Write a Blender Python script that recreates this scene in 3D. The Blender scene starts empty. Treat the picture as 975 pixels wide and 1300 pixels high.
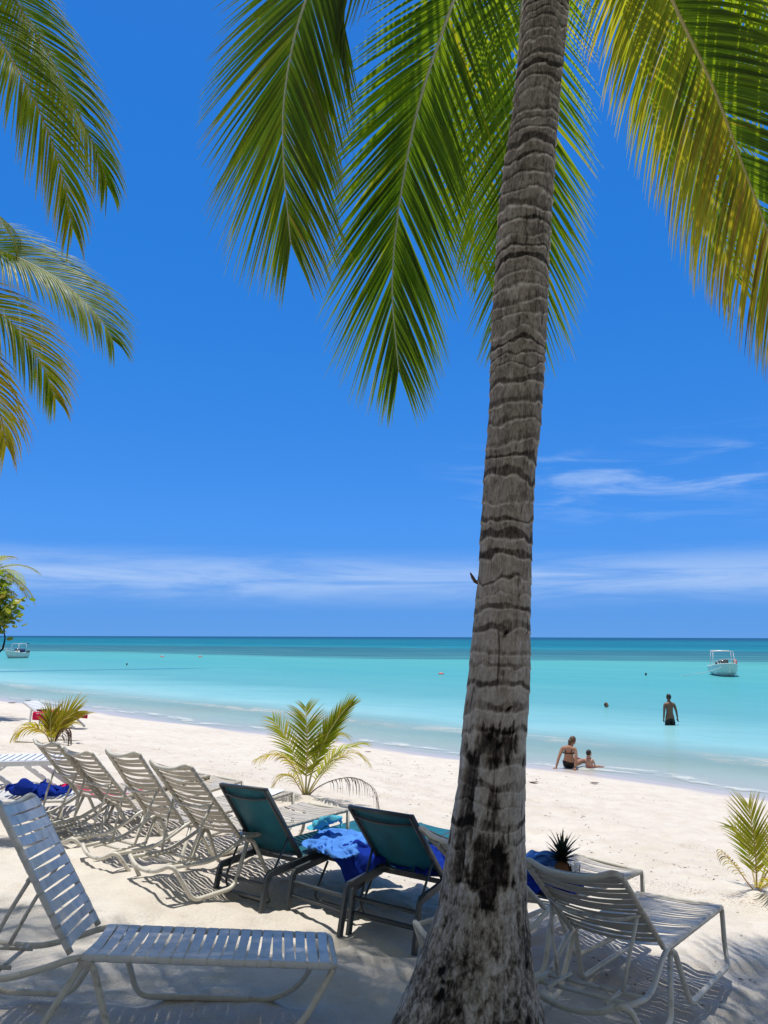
import bpy, bmesh, math, random
import numpy as np
from mathutils import Vector, Matrix
rng = random.Random(7)
R = math.radians
C = bpy.context.scene.collection
SC = bpy.context.scene

# ------------------------------------------------------------------ camera
CAM_Z, FPX = 1.98, 966.0
PITCH = math.atan(158.5/FPX)
ROLL = R(0.18)
def ray(px, py):
    X, Y = px-487.5, py-650
    X, Y = X*math.cos(ROLL)+Y*math.sin(ROLL), -X*math.sin(ROLL)+Y*math.cos(ROLL)
    return Vector((X/FPX, math.cos(PITCH)+Y/FPX*math.sin(PITCH), math.sin(PITCH)-Y/FPX*math.cos(PITCH)))
def at(px, py, Y):
    """world point seen at a photo pixel, standing Y metres ahead"""
    d = ray(px, py); return Vector((0, 0, CAM_Z)) + d*(Y/d.y)
def at_z(px, py, z):
    d = ray(px, py); return Vector((0, 0, CAM_Z)) + d*((z-CAM_Z)/d.z)

# ------------------------------------------------------------------ numpy noise
def _h(ix, iy, iz, seed):
    n = (ix*374761393 + iy*668265263 + iz*1274126177 + seed*362437) & 0x7fffffff
    n = ((n ^ (n >> 13))*1274126177) & 0x7fffffff
    n = ((n ^ (n >> 15))*668265263) & 0x7fffffff
    return ((n ^ (n >> 16)) & 0xffff)/65535.0
def vn(x, y, z=0.0, seed=0):
    x, y, z = np.broadcast_arrays(np.asarray(x, float), np.asarray(y, float), np.asarray(z, float))
    ix, iy, iz = np.floor(x).astype(np.int64), np.floor(y).astype(np.int64), np.floor(z).astype(np.int64)
    fx, fy, fz = x-ix, y-iy, z-iz
    fx, fy, fz = [f*f*f*(f*(f*6-15)+10) for f in (fx, fy, fz)]
    o = 0
    for dx in (0, 1):
        for dy in (0, 1):
            for dz in (0, 1):
                o = o + _h(ix+dx, iy+dy, iz+dz, seed)*(fx if dx else 1-fx)*(fy if dy else 1-fy)*(fz if dz else 1-fz)
    return o*2-1
def fbm(x, y, z=0.0, o=3, seed=0):
    s, a, t = 0, 1, 0
    for i in range(o):
        s = s + a*vn(np.asarray(x)*2**i, np.asarray(y)*2**i, np.asarray(z)*2**i, seed+i*17); t += a; a *= .5
    return s/t
def sst(a, b, x):
    t = np.clip((np.asarray(x, float)-a)/(b-a), 0, 1); return t*t*(3-2*t)

# ------------------------------------------------------------------ the lie of the beach
NX, NY = 0.655, 0.7556          # direction to the sea
SEA = -1.22
SHORE = 17.3
def gz_smooth(x, y):
    x = np.asarray(x, float); y = np.asarray(y, float)
    s = NX*x + NY*y
    q = np.clip(s-4.0, 0, None)
    k = np.where(q < 2.5, q*q/5.0, q-1.25)               # eases into the slope
    slope = -(SEA*-1)/(SHORE-4.0-1.25)
    land = k*slope
    sea = SEA-0.055*(s-SHORE)
    z = np.where(s < SHORE, land, np.maximum(sea, -4.0))
    tilt = -0.085*np.clip(x+1.5, -.5, 3.6)*(1-sst(7, 13, s))
    dip = -.09*sst(-1.7, -.6, x)*(1-sst(.7, 1.7, x))*sst(4.9, 6.0, y)*(1-sst(7.5, 9.5, y))
    return z+tilt+dip
MOUNDS = []
def gz(x, y):
    x = np.asarray(x, float); y = np.asarray(y, float)
    s = NX*x + NY*y
    d = np.sqrt(x*x+y*y)
    z = gz_smooth(x, y)
    dry = 1-sst(14.5, 17.0, s)
    z = z + dry*(fbm(x*.55, y*.55, 1, 2, 3)*.035 + fbm(x*2.1, y*2.1, 2, 3, 5)*.040 + np.abs(fbm(x*4.3, y*4.3, 3, 3, 9))*-.055 + fbm(x*10, y*10, 3, 2, 19)*.009)
    z = z + (1-dry)*fbm(x*.16, y*.16, 4, 2, 11)*.035
    for (mx, my, mr, mh) in MOUNDS:
        z = z + mh*np.exp(-((x-mx)**2+(y-my)**2)/(mr*mr))
    return z
def g(x, y): return float(gz(x, y))
def ground_hit(px, py):
    d = ray(px, py); o = Vector((0, 0, CAM_Z)); t = 2.0
    for i in range(4000):
        p = o+d*t
        if p.z <= float(gz_smooth(p.x, p.y)): break
        t *= 1.002
    return Vector((p.x, p.y, g(p.x, p.y)))

# ------------------------------------------------------------------ object helpers
def tag(o, label=None, cat=None, group=None, kind=None):
    if label: o['label'] = label
    if cat: o['category'] = cat
    if group: o['group'] = group
    if kind: o['kind'] = kind
    return o
def thing(name, label, cat, loc=(0, 0, 0), rot=(0, 0, 0), group=None):
    o = bpy.data.objects.new(name, None); C.objects.link(o)
    o.empty_display_size = .1
    o.location = loc; o.rotation_euler = rot
    return tag(o, label, cat, group)
class MB:
    def __init__(s): s.v, s.f, s.a, s.mi = [], [], [], []
    def add(s, v, f, a=None, m=0):
        o = len(s.v); s.v += [tuple(p) for p in v]; s.f += [tuple(i+o for i in q) for q in f]
        s.a += list(a) if a is not None else [0.0]*len(v); s.mi += [m]*len(f)
    def build(s, name, mats, parent=None, smooth=True, attr=None):
        me = bpy.data.meshes.new(name); me.from_pydata(s.v, [], s.f); me.validate(clean_customdata=False)
        if not isinstance(mats, (list, tuple)): mats = [mats]
        for m in mats: me.materials.append(m)
        if len(mats) > 1 and len(me.polygons) == len(s.mi): me.polygons.foreach_set('material_index', s.mi)
        if attr and len(me.vertices) == len(s.a):
            at_ = me.attributes.new(attr, 'FLOAT', 'POINT'); at_.data.foreach_set('value', s.a)
        if smooth: me.polygons.foreach_set('use_smooth', [True]*len(me.polygons))
        o = bpy.data.objects.new(name, me); C.objects.link(o)
        if parent: o.parent = parent
        return o
def fillet(pts, r, n=5, closed=False):
    P = [Vector(p) for p in pts]; out = []
    m = len(P)
    for i in range(m):
        if not closed and i in (0, m-1): out.append(P[i]); continue
        a, b, c = P[i-1], P[i], P[(i+1) % m]
        d = min(r, (a-b).length*.45, (c-b).length*.45)
        p0, p1 = b+(a-b).normalized()*d, b+(c-b).normalized()*d
        for k in range(n+1):
            t = k/n; out.append(p0*(1-t)**2+b*2*t*(1-t)+p1*t*t)
    return out
def spline(pts, n=8):
    P = [Vector(p) for p in pts]; P = [P[0]*2-P[1]]+P+[P[-1]*2-P[-2]]; out = []
    for i in range(1, len(P)-2):
        a, b, c, d = P[i-1:i+3]
        for k in range(n):
            t = k/n
            out.append(.5*((2*b)+(c-a)*t+(2*a-5*b+4*c-d)*t*t+(3*b-a-3*c+d)*t**3))
    out.append(P[-2]); return out
def frames(P, closed=False, up=None):
    n = len(P); T = []
    for i in range(n):
        a = P[i-1] if (i > 0 or closed) else P[i]; b = P[(i+1) % n] if (i < n-1 or closed) else P[i]
        t = (b-a); T.append(t.normalized() if t.length > 1e-9 else Vector((0, 0, 1)))
    u = Vector(up) if up else (Vector((0, 0, 1)) if abs(T[0].z) < .9 else Vector((1, 0, 0)))
    N = []; nrm = (u-T[0]*u.dot(T[0])).normalized(); N.append(nrm)
    for i in range(1, n):
        nrm = (nrm-T[i]*nrm.dot(T[i]))
        nrm = nrm.normalized() if nrm.length > 1e-6 else N[-1]
        N.append(nrm)
    return T, N, [T[i].cross(N[i]) for i in range(n)]
def tube(mb, pts, r, seg=8, closed=False, up=None, sq=None, m=0, aval=0.0):
    """round tube (r number or per-point list); sq=(w,h) gives a rectangular section"""
    P = [Vector(p) for p in pts]; T, N, B = frames(P, closed, up); v, f = [], []
    if sq: sec = [(sq[0]/2, sq[1]/2), (-sq[0]/2, sq[1]/2), (-sq[0]/2, -sq[1]/2), (sq[0]/2, -sq[1]/2)]; seg = 4
    for i, p in enumerate(P):
        rr = r[i] if isinstance(r, (list, tuple)) else r
        for k in range(seg):
            if sq: v.append(p+B[i]*sec[k][0]+N[i]*sec[k][1])
            else:
                a = 2*math.pi*k/seg; v.append(p+(B[i]*math.cos(a)+N[i]*math.sin(a))*rr)
    n = len(P)
    for i in range(n if closed else n-1):
        j = (i+1) % n
        for k in range(seg):
            f.append((i*seg+k, i*seg+(k+1) % seg, j*seg+(k+1) % seg, j*seg+k))
    if not closed:
        f.append(tuple(range(seg))[::-1]); f.append(tuple(range((n-1)*seg, n*seg)))
    mb.add(v, f, [aval]*len(v), m)
def box(mb, c, s, rot=None, m=0):
    c = Vector(c); v = []
    for x in (-.5, .5):
        for y in (-.5, .5):
            for z in (-.5, .5):
                p = Vector((x*s[0], y*s[1], z*s[2])); v.append(c+(rot@p if rot else p))
    mb.add(v, [(0, 1, 3, 2), (4, 6, 7, 5), (0, 4, 5, 1), (2, 3, 7, 6), (0, 2, 6, 4), (1, 5, 7, 3)], m=m)
def ellipsoid(mb, c, r, seg=16, rings=10, rot=None, fn=None, m=0):
    v = [None]; f = []
    c = Vector(c)
    def pt(a, b):
        p = Vector((math.cos(a)*math.sin(b), math.sin(a)*math.sin(b), math.cos(b)))
        k = fn(p) if fn else 1
        q = Vector((p.x*r[0], p.y*r[1], p.z*r[2]))*k
        return c+(rot@q if rot else q)
    v = [pt(0, 0)]
    for i in range(1, rings):
        for k in range(seg): v.append(pt(2*math.pi*k/seg, math.pi*i/rings))
    v.append(pt(0, math.pi)); L = len(v)-1
    for k in range(seg):
        f.append((0, 1+k, 1+(k+1) % seg)); f.append((L, L-seg+(k+1) % seg, L-seg+k))
    for i in range(rings-2):
        for k in range(seg):
            a = 1+i*seg; f.append((a+k, a+seg+k, a+seg+(k+1) % seg, a+(k+1) % seg))
    mb.add(v, f, m=m)
def grid_obj(name, V, nu, nv, mat, parent=None, smooth=True):
    """one sheet from a (nu*nv,3) array"""
    me = bpy.data.meshes.new(name); V = np.asarray(V, float)
    me.vertices.add(len(V)); me.vertices.foreach_set('co', V.ravel())
    i, j = np.meshgrid(np.arange(nu-1), np.arange(nv-1), indexing='ij'); a = (i*nv+j).ravel()
    F = np.stack([a, a+nv, a+nv+1, a+1], 1).astype(np.int32)
    me.loops.add(F.size); me.polygons.add(len(F))
    me.loops.foreach_set('vertex_index', F.ravel())
    me.polygons.foreach_set('loop_start', np.arange(0, F.size, 4, dtype=np.int32))
    me.polygons.foreach_set('use_smooth', np.ones(len(F), bool) if smooth else np.zeros(len(F), bool))
    me.update(calc_edges=True); me.validate()
    me.materials.append(mat)
    o = bpy.data.objects.new(name, me); C.objects.link(o)
    if parent: o.parent = parent
    return o

# ------------------------------------------------------------------ materials
class NT:
    def __init__(s, name):
        s.m = bpy.data.materials.new(name); s.m.use_nodes = True; s.t = s.m.node_tree; s.t.nodes.clear()
        s.out = s.t.nodes.new('ShaderNodeOutputMaterial')
    def n(s, typ, **kw):
        nd = s.t.nodes.new('ShaderNode'+typ)
        for k, v in kw.items():
            if k.startswith('i_'):
                key = k[2:]; key = int(key) if key.isdigit() else key.replace('_', ' ')
                s.put(nd.inputs[key], v)
            else: setattr(nd, k, v)
        return nd
    def put(s, sock, v):
        if isinstance(v, bpy.types.NodeSocket): s.t.links.new(v, sock)
        elif isinstance(v, bpy.types.Node): s.t.links.new(v.outputs[0], sock)
        elif isinstance(v, (tuple, list)) and len(v) == 3 and sock.type == 'RGBA': sock.default_value = (*v, 1)
        else: sock.default_value = v
    def math(s, op, a, b=0.0, c=None, clamp=False):
        nd = s.t.nodes.new('ShaderNodeMath'); nd.operation = op; nd.use_clamp = clamp
        s.put(nd.inputs[0], a); s.put(nd.inputs[1], b)
        if c is not None: s.put(nd.inputs[2], c)
        return nd.outputs[0]
    def mr(s, v, a, b, c=0.0, d=1.0, smooth=False):
        nd = s.t.nodes.new('ShaderNodeMapRange'); nd.interpolation_type = 'SMOOTHSTEP' if smooth else 'LINEAR'
        for i, x in enumerate((v, a, b, c, d)): s.put(nd.inputs[i], x)
        return nd.outputs[0]
    def mix(s, f, a, b, blend='MIX'):
        nd = s.t.nodes.new('ShaderNodeMix'); nd.data_type = 'RGBA'; nd.blend_type = blend
        s.put(nd.inputs[0], f); s.put(nd.inputs[6], a); s.put(nd.inputs[7], b)
        return nd.outputs[2]
    def ramp(s, f, stops, interp='LINEAR'):
        nd = s.t.nodes.new('ShaderNodeValToRGB'); nd.color_ramp.interpolation = interp; e = nd.color_ramp.elements
        while len(e) < len(stops): e.new(.5)
        for el, (p, c) in zip(e, stops): el.position = p; el.color = (*c, 1)
        s.put(nd.inputs[0], f); return nd.outputs[0]
    def noise(s, vec, scale, detail=3, rough=.5, dist=0.0):
        nd = s.t.nodes.new('ShaderNodeTexNoise')
        if vec is not None: s.put(nd.inputs['Vector'], vec)
        nd.inputs['Scale'].default_value = scale; nd.inputs['Detail'].default_value = detail
        nd.inputs['Roughness'].default_value = rough; nd.inputs['Distortion'].default_value = dist
        return nd.outputs[0]
    def mapping(s, vec, scale=(1, 1, 1), rot=(0, 0, 0)):
        nd = s.t.nodes.new('ShaderNodeMapping'); s.put(nd.inputs[0], vec); nd.inputs['Scale'].default_value = scale
        nd.inputs['Rotation'].default_value = rot; return nd.outputs[0]
    def obj(s): return s.t.nodes.new('ShaderNodeTexCoord').outputs['Object']
    def pos(s): return s.t.nodes.new('ShaderNodeNewGeometry').outputs['Position']
    def attr(s, name):
        nd = s.t.nodes.new('ShaderNodeAttribute'); nd.attribute_name = name; return nd
    def bump(s, h, strength=.3, dist=.01):
        nd = s.t.nodes.new('ShaderNodeBump'); s.put(nd.inputs['Height'], h); nd.inputs['Strength'].default_value = strength
        nd.inputs['Distance'].default_value = dist; return nd.outputs[0]
    def pbr(s, col, rough=.6, spec=.5, nrm=None, **kw):
        nd = s.t.nodes.new('ShaderNodeBsdfPrincipled'); s.put(nd.inputs['Base Color'], col); s.put(nd.inputs['Roughness'], rough)
        s.put(nd.inputs['Specular IOR Level'], spec)
        if nrm is not None: s.put(nd.inputs['Normal'], nrm)
        for k, v in kw.items(): s.put(nd.inputs[k.replace('_', ' ')], v)
        return nd.outputs[0]
    def done(s, sh): s.t.links.new(sh, s.out.inputs[0]); return s.m
def worn(name, col, rough=.45, spec=.5, dirt=(.25, .2, .15), amount=.35, scale=14, bump=.12, **kw):
    n = NT(name); o = n.obj(); a = n.noise(o, scale, 5, .6); b = n.noise(o, scale*4.3, 3, .6)
    k = n.mr(a, .5, .78, 0, amount, True)
    c = n.mix(k, n.mix(n.mr(b, .3, .7, 0, .18), col, tuple(x*.78 for x in col)), dirt)
    return n.done(n.pbr(c, n.mr(a, .3, .7, rough-.1, rough+.15), spec, n.bump(b, bump, .004), **kw))

def mat_sand():
    n = NT('sand'); p = n.pos()
    d = n.n('VectorMath', operation='DOT_PRODUCT'); n.put(d.inputs[0], p); d.inputs[1].default_value = (NX, NY, 0); s = d.outputs['Value']
    big = n.noise(p, .5, 4, .55); mid = n.noise(p, 3.2, 4, .6); fine = n.noise(p, 160, 2, .7); gr = n.noise(p, 28, 3, .7)
    c = n.mix(n.mr(big, .3, .7), (.66, .60, .515), (.72, .675, .59))
    c = n.mix(n.mr(mid, .42, .70, 0, .5), c, (.53, .455, .37))
    c = n.mix(n.mr(fine, .35, .75, 0, .3), c, (.40, .34, .29))
    # wrack: reddish brown bits left along the tide lines
    wv = n.mapping(p, (1, 1, 1), (0, 0, -math.atan2(NX, NY)*-1))
    st = n.noise(n.mapping(wv, (.35, 1.6, 1)), 1.0, 5, .65)
    spk = n.noise(p, 46, 3, .75)
    sp = n.math('MULTIPLY', n.mr(st, .53, .68, 0, 1, True), n.mr(spk, .53, .60, 0, 1, True))
    near = n.mr(s, 4.5, 7.5, .15, 1)
    c = n.mix(n.math('MULTIPLY', n.math('MULTIPLY', sp, near), n.mr(s, 15.3, 16.4, .75, 0)), c, (.24, .135, .085))
    wob = n.math('ADD', s, n.math('MULTIPLY', n.math('SUBTRACT', n.noise(p, .22, 3, .5), .5), 2.6))
    wet = n.mr(wob, 16.2, 17.0, 0, 1, True)
    c = n.mix(n.math('MULTIPLY', wet, n.mr(s, 18.5, 21, 1, .2)), c, (.50, .455, .415))
    h = n.math('ADD', n.math('MULTIPLY', mid, 1.2), n.math('ADD', n.math('MULTIPLY', gr, .55), n.math('MULTIPLY', fine, .16)))
    nb = n.n('Bump'); n.put(nb.inputs['Height'], h); n.put(nb.inputs['Strength'], n.mr(wet, 0, 1, 1.0, .08)); nb.inputs['Distance'].default_value = .03
    return n.done(n.pbr(c, n.mr(wet, 0, 1, .95, .32), n.mr(wet, 0, 1, .15, .4), nb.outputs[0]))

def mat_water():
    n = NT('sea_water'); p = n.pos()
    sp = n.n('SeparateXYZ'); n.put(sp.inputs[0], p); x, y = sp.outputs[0], sp.outputs[1]
    s = n.math('ADD', n.math('MULTIPLY', x, NX), n.math('MULTIPLY', y, NY))
    low = n.noise(p, .09, 3, .5); lowc = n.math('SUBTRACT', low, .5)
    fine = n.noise(p, .8, 4, .6); str_ = n.noise(n.mapping(p, (.012, .16, 1)), 1.0, 5, .6)
    sw = n.math('ADD', s, n.math('MULTIPLY', lowc, 3.5))
    col = n.ramp(n.mr(n.math('ADD', sw, n.math('MULTIPLY', n.math('SUBTRACT', str_, .5), 9)), 17, 97), [
        (0, (.54, .62, .60)), (.05, (.40, .60, .60)), (.12, (.255, .53, .55)), (.22, (.125, .385, .42)), (.45, (.085, .365, .40)), (1, (.095, .39, .385))])
    # deeper water and the reef
    w = n.math('ADD', n.math('ADD', y, n.math('MULTIPLY', x, .5)), n.math('MULTIPLY', n.math('SUBTRACT', n.noise(n.mapping(p, (.01, .03, 1)), 1.0, 4, .6), .5), 60))
    reefn = n.mr(str_, .36, .60, .62, 1, True)
    reef = n.math('MULTIPLY', n.math('MULTIPLY', n.mr(w, 112, 128, 0, 1, True), n.mr(w, 215, 250, 1, 0, True)), reefn)
    col = n.mix(n.mr(w, 118, 205, 0, 1, True), col, (.012, .23, .30))
    str2 = n.noise(n.mapping(p, (.003, .02, 1)), 1.0, 4, .6)
    col = n.mix(n.math('MULTIPLY', n.mr(w, 200, 330, 0, 1, True), n.mr(str2, .3, .62, .55, 1)), col, (.0, .125, .205))
    col = n.mix(n.mr(w, 500, 1500, 0, 1, True), col, (.0, .062, .16))
    col = n.mix(n.math('MULTIPLY', reef, .88), col, (.03, .105, .15))
    # a thin strip of sea grass
    dl = n.math('ABSOLUTE', n.math('SUBTRACT', n.math('ADD', y, n.math('MULTIPLY', n.math('SUBTRACT', fine, .5), 1.5)), n.math('ADD', 70+35*.54, n.math('MULTIPLY', x, .54))))
    seg = n.math('MULTIPLY', n.mr(x, -48, -40, .3, 1, True), n.mr(x, -22, -13, 1, 0, True))
    col = n.mix(n.math('MULTIPLY', n.math('MULTIPLY', n.mr(dl, .4, 2.2, 1, 0, True), seg), .62), col, (.03, .16, .27))
    # ripples
    rp = n.mapping(p, (1, 1, 1), (0, 0, math.atan2(NX, NY)))
    r1 = n.noise(n.mapping(rp, (.35, 1.5, 1)), 1.0, 4, .6, .5); r2 = n.noise(n.mapping(rp, (2.2, 4.5, 1)), 1.0, 3, .6)
    hh = n.math('ADD', r1, n.math('MULTIPLY', r2, .25))
    col = n.mix(n.math('MULTIPLY', n.mr(hh, .45, .85, 0, .30), n.mr(s, 17, 160, 1, .25)), col, n.mix(.5, col, (.02, .20, .27)))
    col = n.mix(n.mr(n.noise(n.mapping(rp, (.05, .22, 1)), 1.0, 4, .6), .45, .7, 0, .28, True), col, n.mix(.6, col, (.16, .46, .46)))
    nrm = n.bump(hh, .45, .12)
    # foam at the two wave lines
    sf = n.math('ADD', s, n.math('MULTIPLY', n.math('SUBTRACT', n.noise(p, .13, 3, .55), .5), 4.2))
    fn = n.mr(n.noise(n.mapping(rp, (1.1, 3.2, 1)), 1.0, 5, .7), .46, .56, 0, 1, True)
    def band(c, wd): return n.mr(n.math('ABSOLUTE', n.math('SUBTRACT', sf, c)), wd*.15, wd, 1, 0, True)
    patch = n.mr(n.noise(p, .11, 2, .5), .40, .58, .25, 1, True)
    foam = n.math('MAXIMUM', n.math('MULTIPLY', band(18.2, .6), fn), n.math('MULTIPLY', n.math('MULTIPLY', band(22.3, 1.0), n.mr(fn, 0, 1, .25, 1)), patch))
    foam = n.math('MULTIPLY', foam, .68)
    col = n.mix(foam, col, (.74, .72, .62))
    df = n.n('BsdfDiffuse'); n.put(df.inputs[0], col); gl = n.n('BsdfGlossy'); n.put(gl.inputs['Roughness'], n.mr(foam, 0, 1, .12, .6)); n.put(gl.inputs['Normal'], nrm)
    fr = n.n('Fresnel'); fr.inputs[0].default_value = 1.33; n.put(fr.inputs['Normal'], nrm)
    wm = n.n('MixShader'); n.put(wm.inputs[0], n.math('MINIMUM', n.math('MULTIPLY', fr.outputs[0], n.mr(s, 17, 50, .85, .5)), n.mr(s, 17, 45, .24, .15))); n.put(wm.inputs[1], df.outputs[0]); n.put(wm.inputs[2], gl.outputs[0]); pb = wm.outputs[0]
    tr = n.n('BsdfTransparent'); n.put(tr.inputs[0], n.mix(n.mr(sw, 17.2, 22, 0, 1), (.96, .99, .99), (.76, .965, .97)))
    al = n.math('MAXIMUM', n.mr(sw, 17.0, 25.0, .08, .95), foam)
    mx = n.n('MixShader'); n.put(mx.inputs[0], al); n.put(mx.inputs[1], tr.outputs[0]); n.put(mx.inputs[2], pb)
    return n.done(mx.outputs[0])

def mat_leaf(name='palm_leaf', shift=0.0):
    n = NT(name); t = n.attr('tint').outputs['Fac']; o = n.obj()
    q = n.math('ADD', t, n.math('ADD', n.math('MULTIPLY', n.math('SUBTRACT', n.noise(o, 2.1, 3, .6), .5), .22), shift))
    c = n.ramp(q, [(0, (.030, .062, .007)), (.25, (.062, .098, .010)), (.5, (.20, .20, .022)), (.72, (.44, .34, .04)), (.9, (.34, .18, .06)), (1, (.13, .075, .05))])
    ct = n.ramp(q, [(0, (.24, .38, .010)), (.25, (.42, .54, .012)), (.5, (.62, .55, .02)), (.72, (.70, .50, .03)), (.9, (.36, .17, .04)), (1, (.06, .03, .02))])
    pb = n.pbr(c, n.mr(n.noise(o, 9, 2), .3, .7, .34, .55), .38, n.bump(n.noise(n.mapping(o, (1, 1, 1)), 40, 2), .15, .004))
    tl = n.n('BsdfTranslucent'); n.put(tl.inputs[0], ct)
    mx = n.n('MixShader'); mx.inputs[0].default_value = .56; n.put(mx.inputs[1], pb); n.put(mx.inputs[2], tl.outputs[0])
    return n.done(mx.outputs[0])
def mat_midrib():
    n = NT('palm_midrib'); o = n.obj(); t = n.attr('tint').outputs['Fac']
    c = n.ramp(n.math('ADD', t, n.math('MULTIPLY', n.math('SUBTRACT', n.noise(o, 5, 3), .5), .25)), [(0, (.42, .46, .34)), (.4, (.48, .42, .16)), (.7, (.42, .24, .06)), (1, (.15, .08, .05))])
    return n.done(n.pbr(c, .5, .4))
def mat_bark():
    n = NT('palm_bark'); b = n.attr('bark').outputs['Fac']
    uv = n.n('UVMap'); uv.uv_map = 'UVMap'; u = uv.outputs[0]
    v1 = n.noise(n.mapping(u, (44, 13, 1)), 1.0, 5, .7, .5); v2 = n.noise(n.mapping(u, (130, 40, 1)), 1.0, 3, .7); v3 = n.noise(n.mapping(u, (9, 9, 1)), 1.0, 5, .65)
    k = n.math('ADD', b, n.math('ADD', n.math('MULTIPLY', n.math('SUBTRACT', v1, .5), .85), n.math('MULTIPLY', n.math('SUBTRACT', v2, .5), .55)))
    k = n.math('ADD', k, n.math('MULTIPLY', n.math('SUBTRACT', v3, .5), .35))
    us = n.n('SeparateXYZ'); n.put(us.inputs[0], u); fl = n.noise(n.mapping(u, (62, 20, 1)), 1.0, 3, .65, .8)
    k = n.math('ADD', k, n.math('MULTIPLY', n.math('MULTIPLY', n.math('SUBTRACT', fl, .5), 1.7), n.mr(us.outputs[1], .15, 1.5, 1, .12)))
    c = n.ramp(k, [(0, (.008, .006, .005)), (.2, (.045, .034, .026)), (.42, (.15, .122, .096)), (.60, (.32, .270, .215)), (.80, (.48, .425, .36)), (1, (.64, .58, .51))])
    crack = n.mr(n.noise(n.mapping(u, (30, 2.2, 1)), 1.0, 4, .6, .6), .30, .36, 1, 0, True)
    c = n.mix(n.math('MULTIPLY', crack, .75), c, (.02, .016, .013))
    h = n.math('SUBTRACT', n.math('ADD', n.math('MULTIPLY', v1, .8), n.math('MULTIPLY', v2, .5)), n.math('MULTIPLY', crack, .5))
    return n.done(n.pbr(c, .9, .2, n.bump(h, .9, .012)))
def mat_sling():
    n = NT('teal_sling'); o = n.obj()
    w = n.noise(n.mapping(o, (300, 300, 300)), 1.0, 1); cl = n.noise(o, 5, 4, .6)
    c = n.mix(n.mr(cl, .35, .7), (.010, .125, .175), (.016, .20, .26)); c = n.mix(n.mr(w, .4, .6, 0, .3), c, (.005, .06, .09))
    pb = n.pbr(c, .55, .35, n.bump(w, .2, .002)); tl = n.n('BsdfTranslucent'); n.put(tl.inputs[0], n.mix(.4, c, (.01, .12, .17)))
    mx = n.n('MixShader'); mx.inputs[0].default_value = .16; n.put(mx.inputs[1], pb); n.put(mx.inputs[2], tl.outputs[0]); return n.done(mx.outputs[0])
def mat_towel(name, col):
    n = NT(name); o = n.obj(); a = n.noise(o, 9, 4, .6); b = n.noise(o, 260, 2)
    c = n.mix(n.mr(a, .3, .7), tuple(x*.8 for x in col), tuple(min(1, x*1.12) for x in col))
    return n.done(n.pbr(c, .95, .1, n.bump(n.math('ADD', b, n.math('MULTIPLY', a, 2)), .5, .006), Sheen_Weight=.0))
def mat_strap():
    n = NT('vinyl_strap'); o = n.obj(); a = n.noise(o, 7, 5, .65); b = n.noise(o, 60, 3, .6)
    c = n.mix(n.mr(a, .45, .75, 0, .55, True), (.52, .465, .375), (.38, .33, .26)); c = n.mix(n.mr(b, .6, .75, 0, .35), c, (.25, .21, .17))
    pb = n.pbr(c, n.mr(a, .3, .7, .28, .5), .5, n.bump(b, .08, .003)); tl = n.n('BsdfTranslucent'); tl.inputs[0].default_value = (.55, .47, .36, 1)
    mx = n.n('MixShader'); mx.inputs[0].default_value = .06; n.put(mx.inputs[1], pb); n.put(mx.inputs[2], tl.outputs[0]); return n.done(mx.outputs[0])
M = dict(sand=mat_sand(), water=mat_water(), leaf=mat_leaf(), midrib=mat_midrib(), bark=mat_bark(), sling=mat_sling(), strap=mat_strap(),
    frame=worn('cream_frame', (.64, .60, .50), .4, .5, (.20, .14, .09), .8, 13), dark=worn('charcoal_frame', (.045, .055, .06), .4, .5, (.12, .11, .1), .3),
    resin=worn('white_resin', (.78, .80, .82), .35, .5, (.45, .42, .38), .3), strap_w=worn('white_strap', (.68, .655, .615), .3, .55, (.22, .2, .18), .45, 9),
    t_blue=mat_towel('blue_towel', (.085, .25, .66)), t_royal=mat_towel('royal_towel', (.006, .026, .24)), t_turq=mat_towel('turquoise_towel', (.01, .35, .45)),
    t_red=mat_towel('red_towel', (.60, .016, .085)), t_brown=mat_towel('brown_cloth', (.16, .09, .075)), t_aqua=mat_towel('aqua_cloth', (.10, .45, .58)), t_white=mat_towel('white_cloth', (.72, .76, .8)),
    gel=worn('white_gelcoat', (.74, .80, .76), .25, .5, (.4, .42, .36), .25, 3, .02), metal=worn('boat_rail', (.7, .7, .7), .3, .6), glassy=worn('boat_window', (.05, .07, .08), .1, .6, bump=.0),
    orange=worn('red_float', (.62, .085, .05), .45), navy=worn('navy_canvas', (.03, .05, .16), .8), engine=worn('outboard_cowl', (.03, .03, .035), .3),
    skin=worn('tanned_skin', (.36, .19, .125), .5, .35, (.24, .11, .07), .3, 9, .02), skin_d=worn('brown_skin', (.19, .095, .06), .5, .35, (.1, .05, .03), .3, 9, .02), skin_f=worn('fair_skin', (.50, .29, .22), .5, .35, (.45, .2, .16), .3, 9, .02),
    hair=worn('dark_hair', (.022, .015, .011), .5, .4, (.05, .03, .02), .4, 40, .5), hair_b=worn('brown_hair', (.085, .05, .025), .5, .4, (.17, .11, .05), .6, 40, .5), black=worn('black_swimwear', (.010, .010, .012), .7, .3), pink=worn('pink_swimwear', (.55, .22, .2), .8, .2),
    eye=worn('eye', (.02, .015, .012), .2), shell=worn('pineapple_skin', (.20, .085, .025), .6, .3, (.07, .04, .02), .6, 30, .5), dry=worn('dry_leaf', (.14, .085, .05), .8, .2, (.05, .03, .02), .6, 20),
    pine_leaf=worn('pineapple_leaf', (.012, .030, .014), .45, .4, (.05, .05, .02), .3, 20), grape=None, cup=None)
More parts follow.
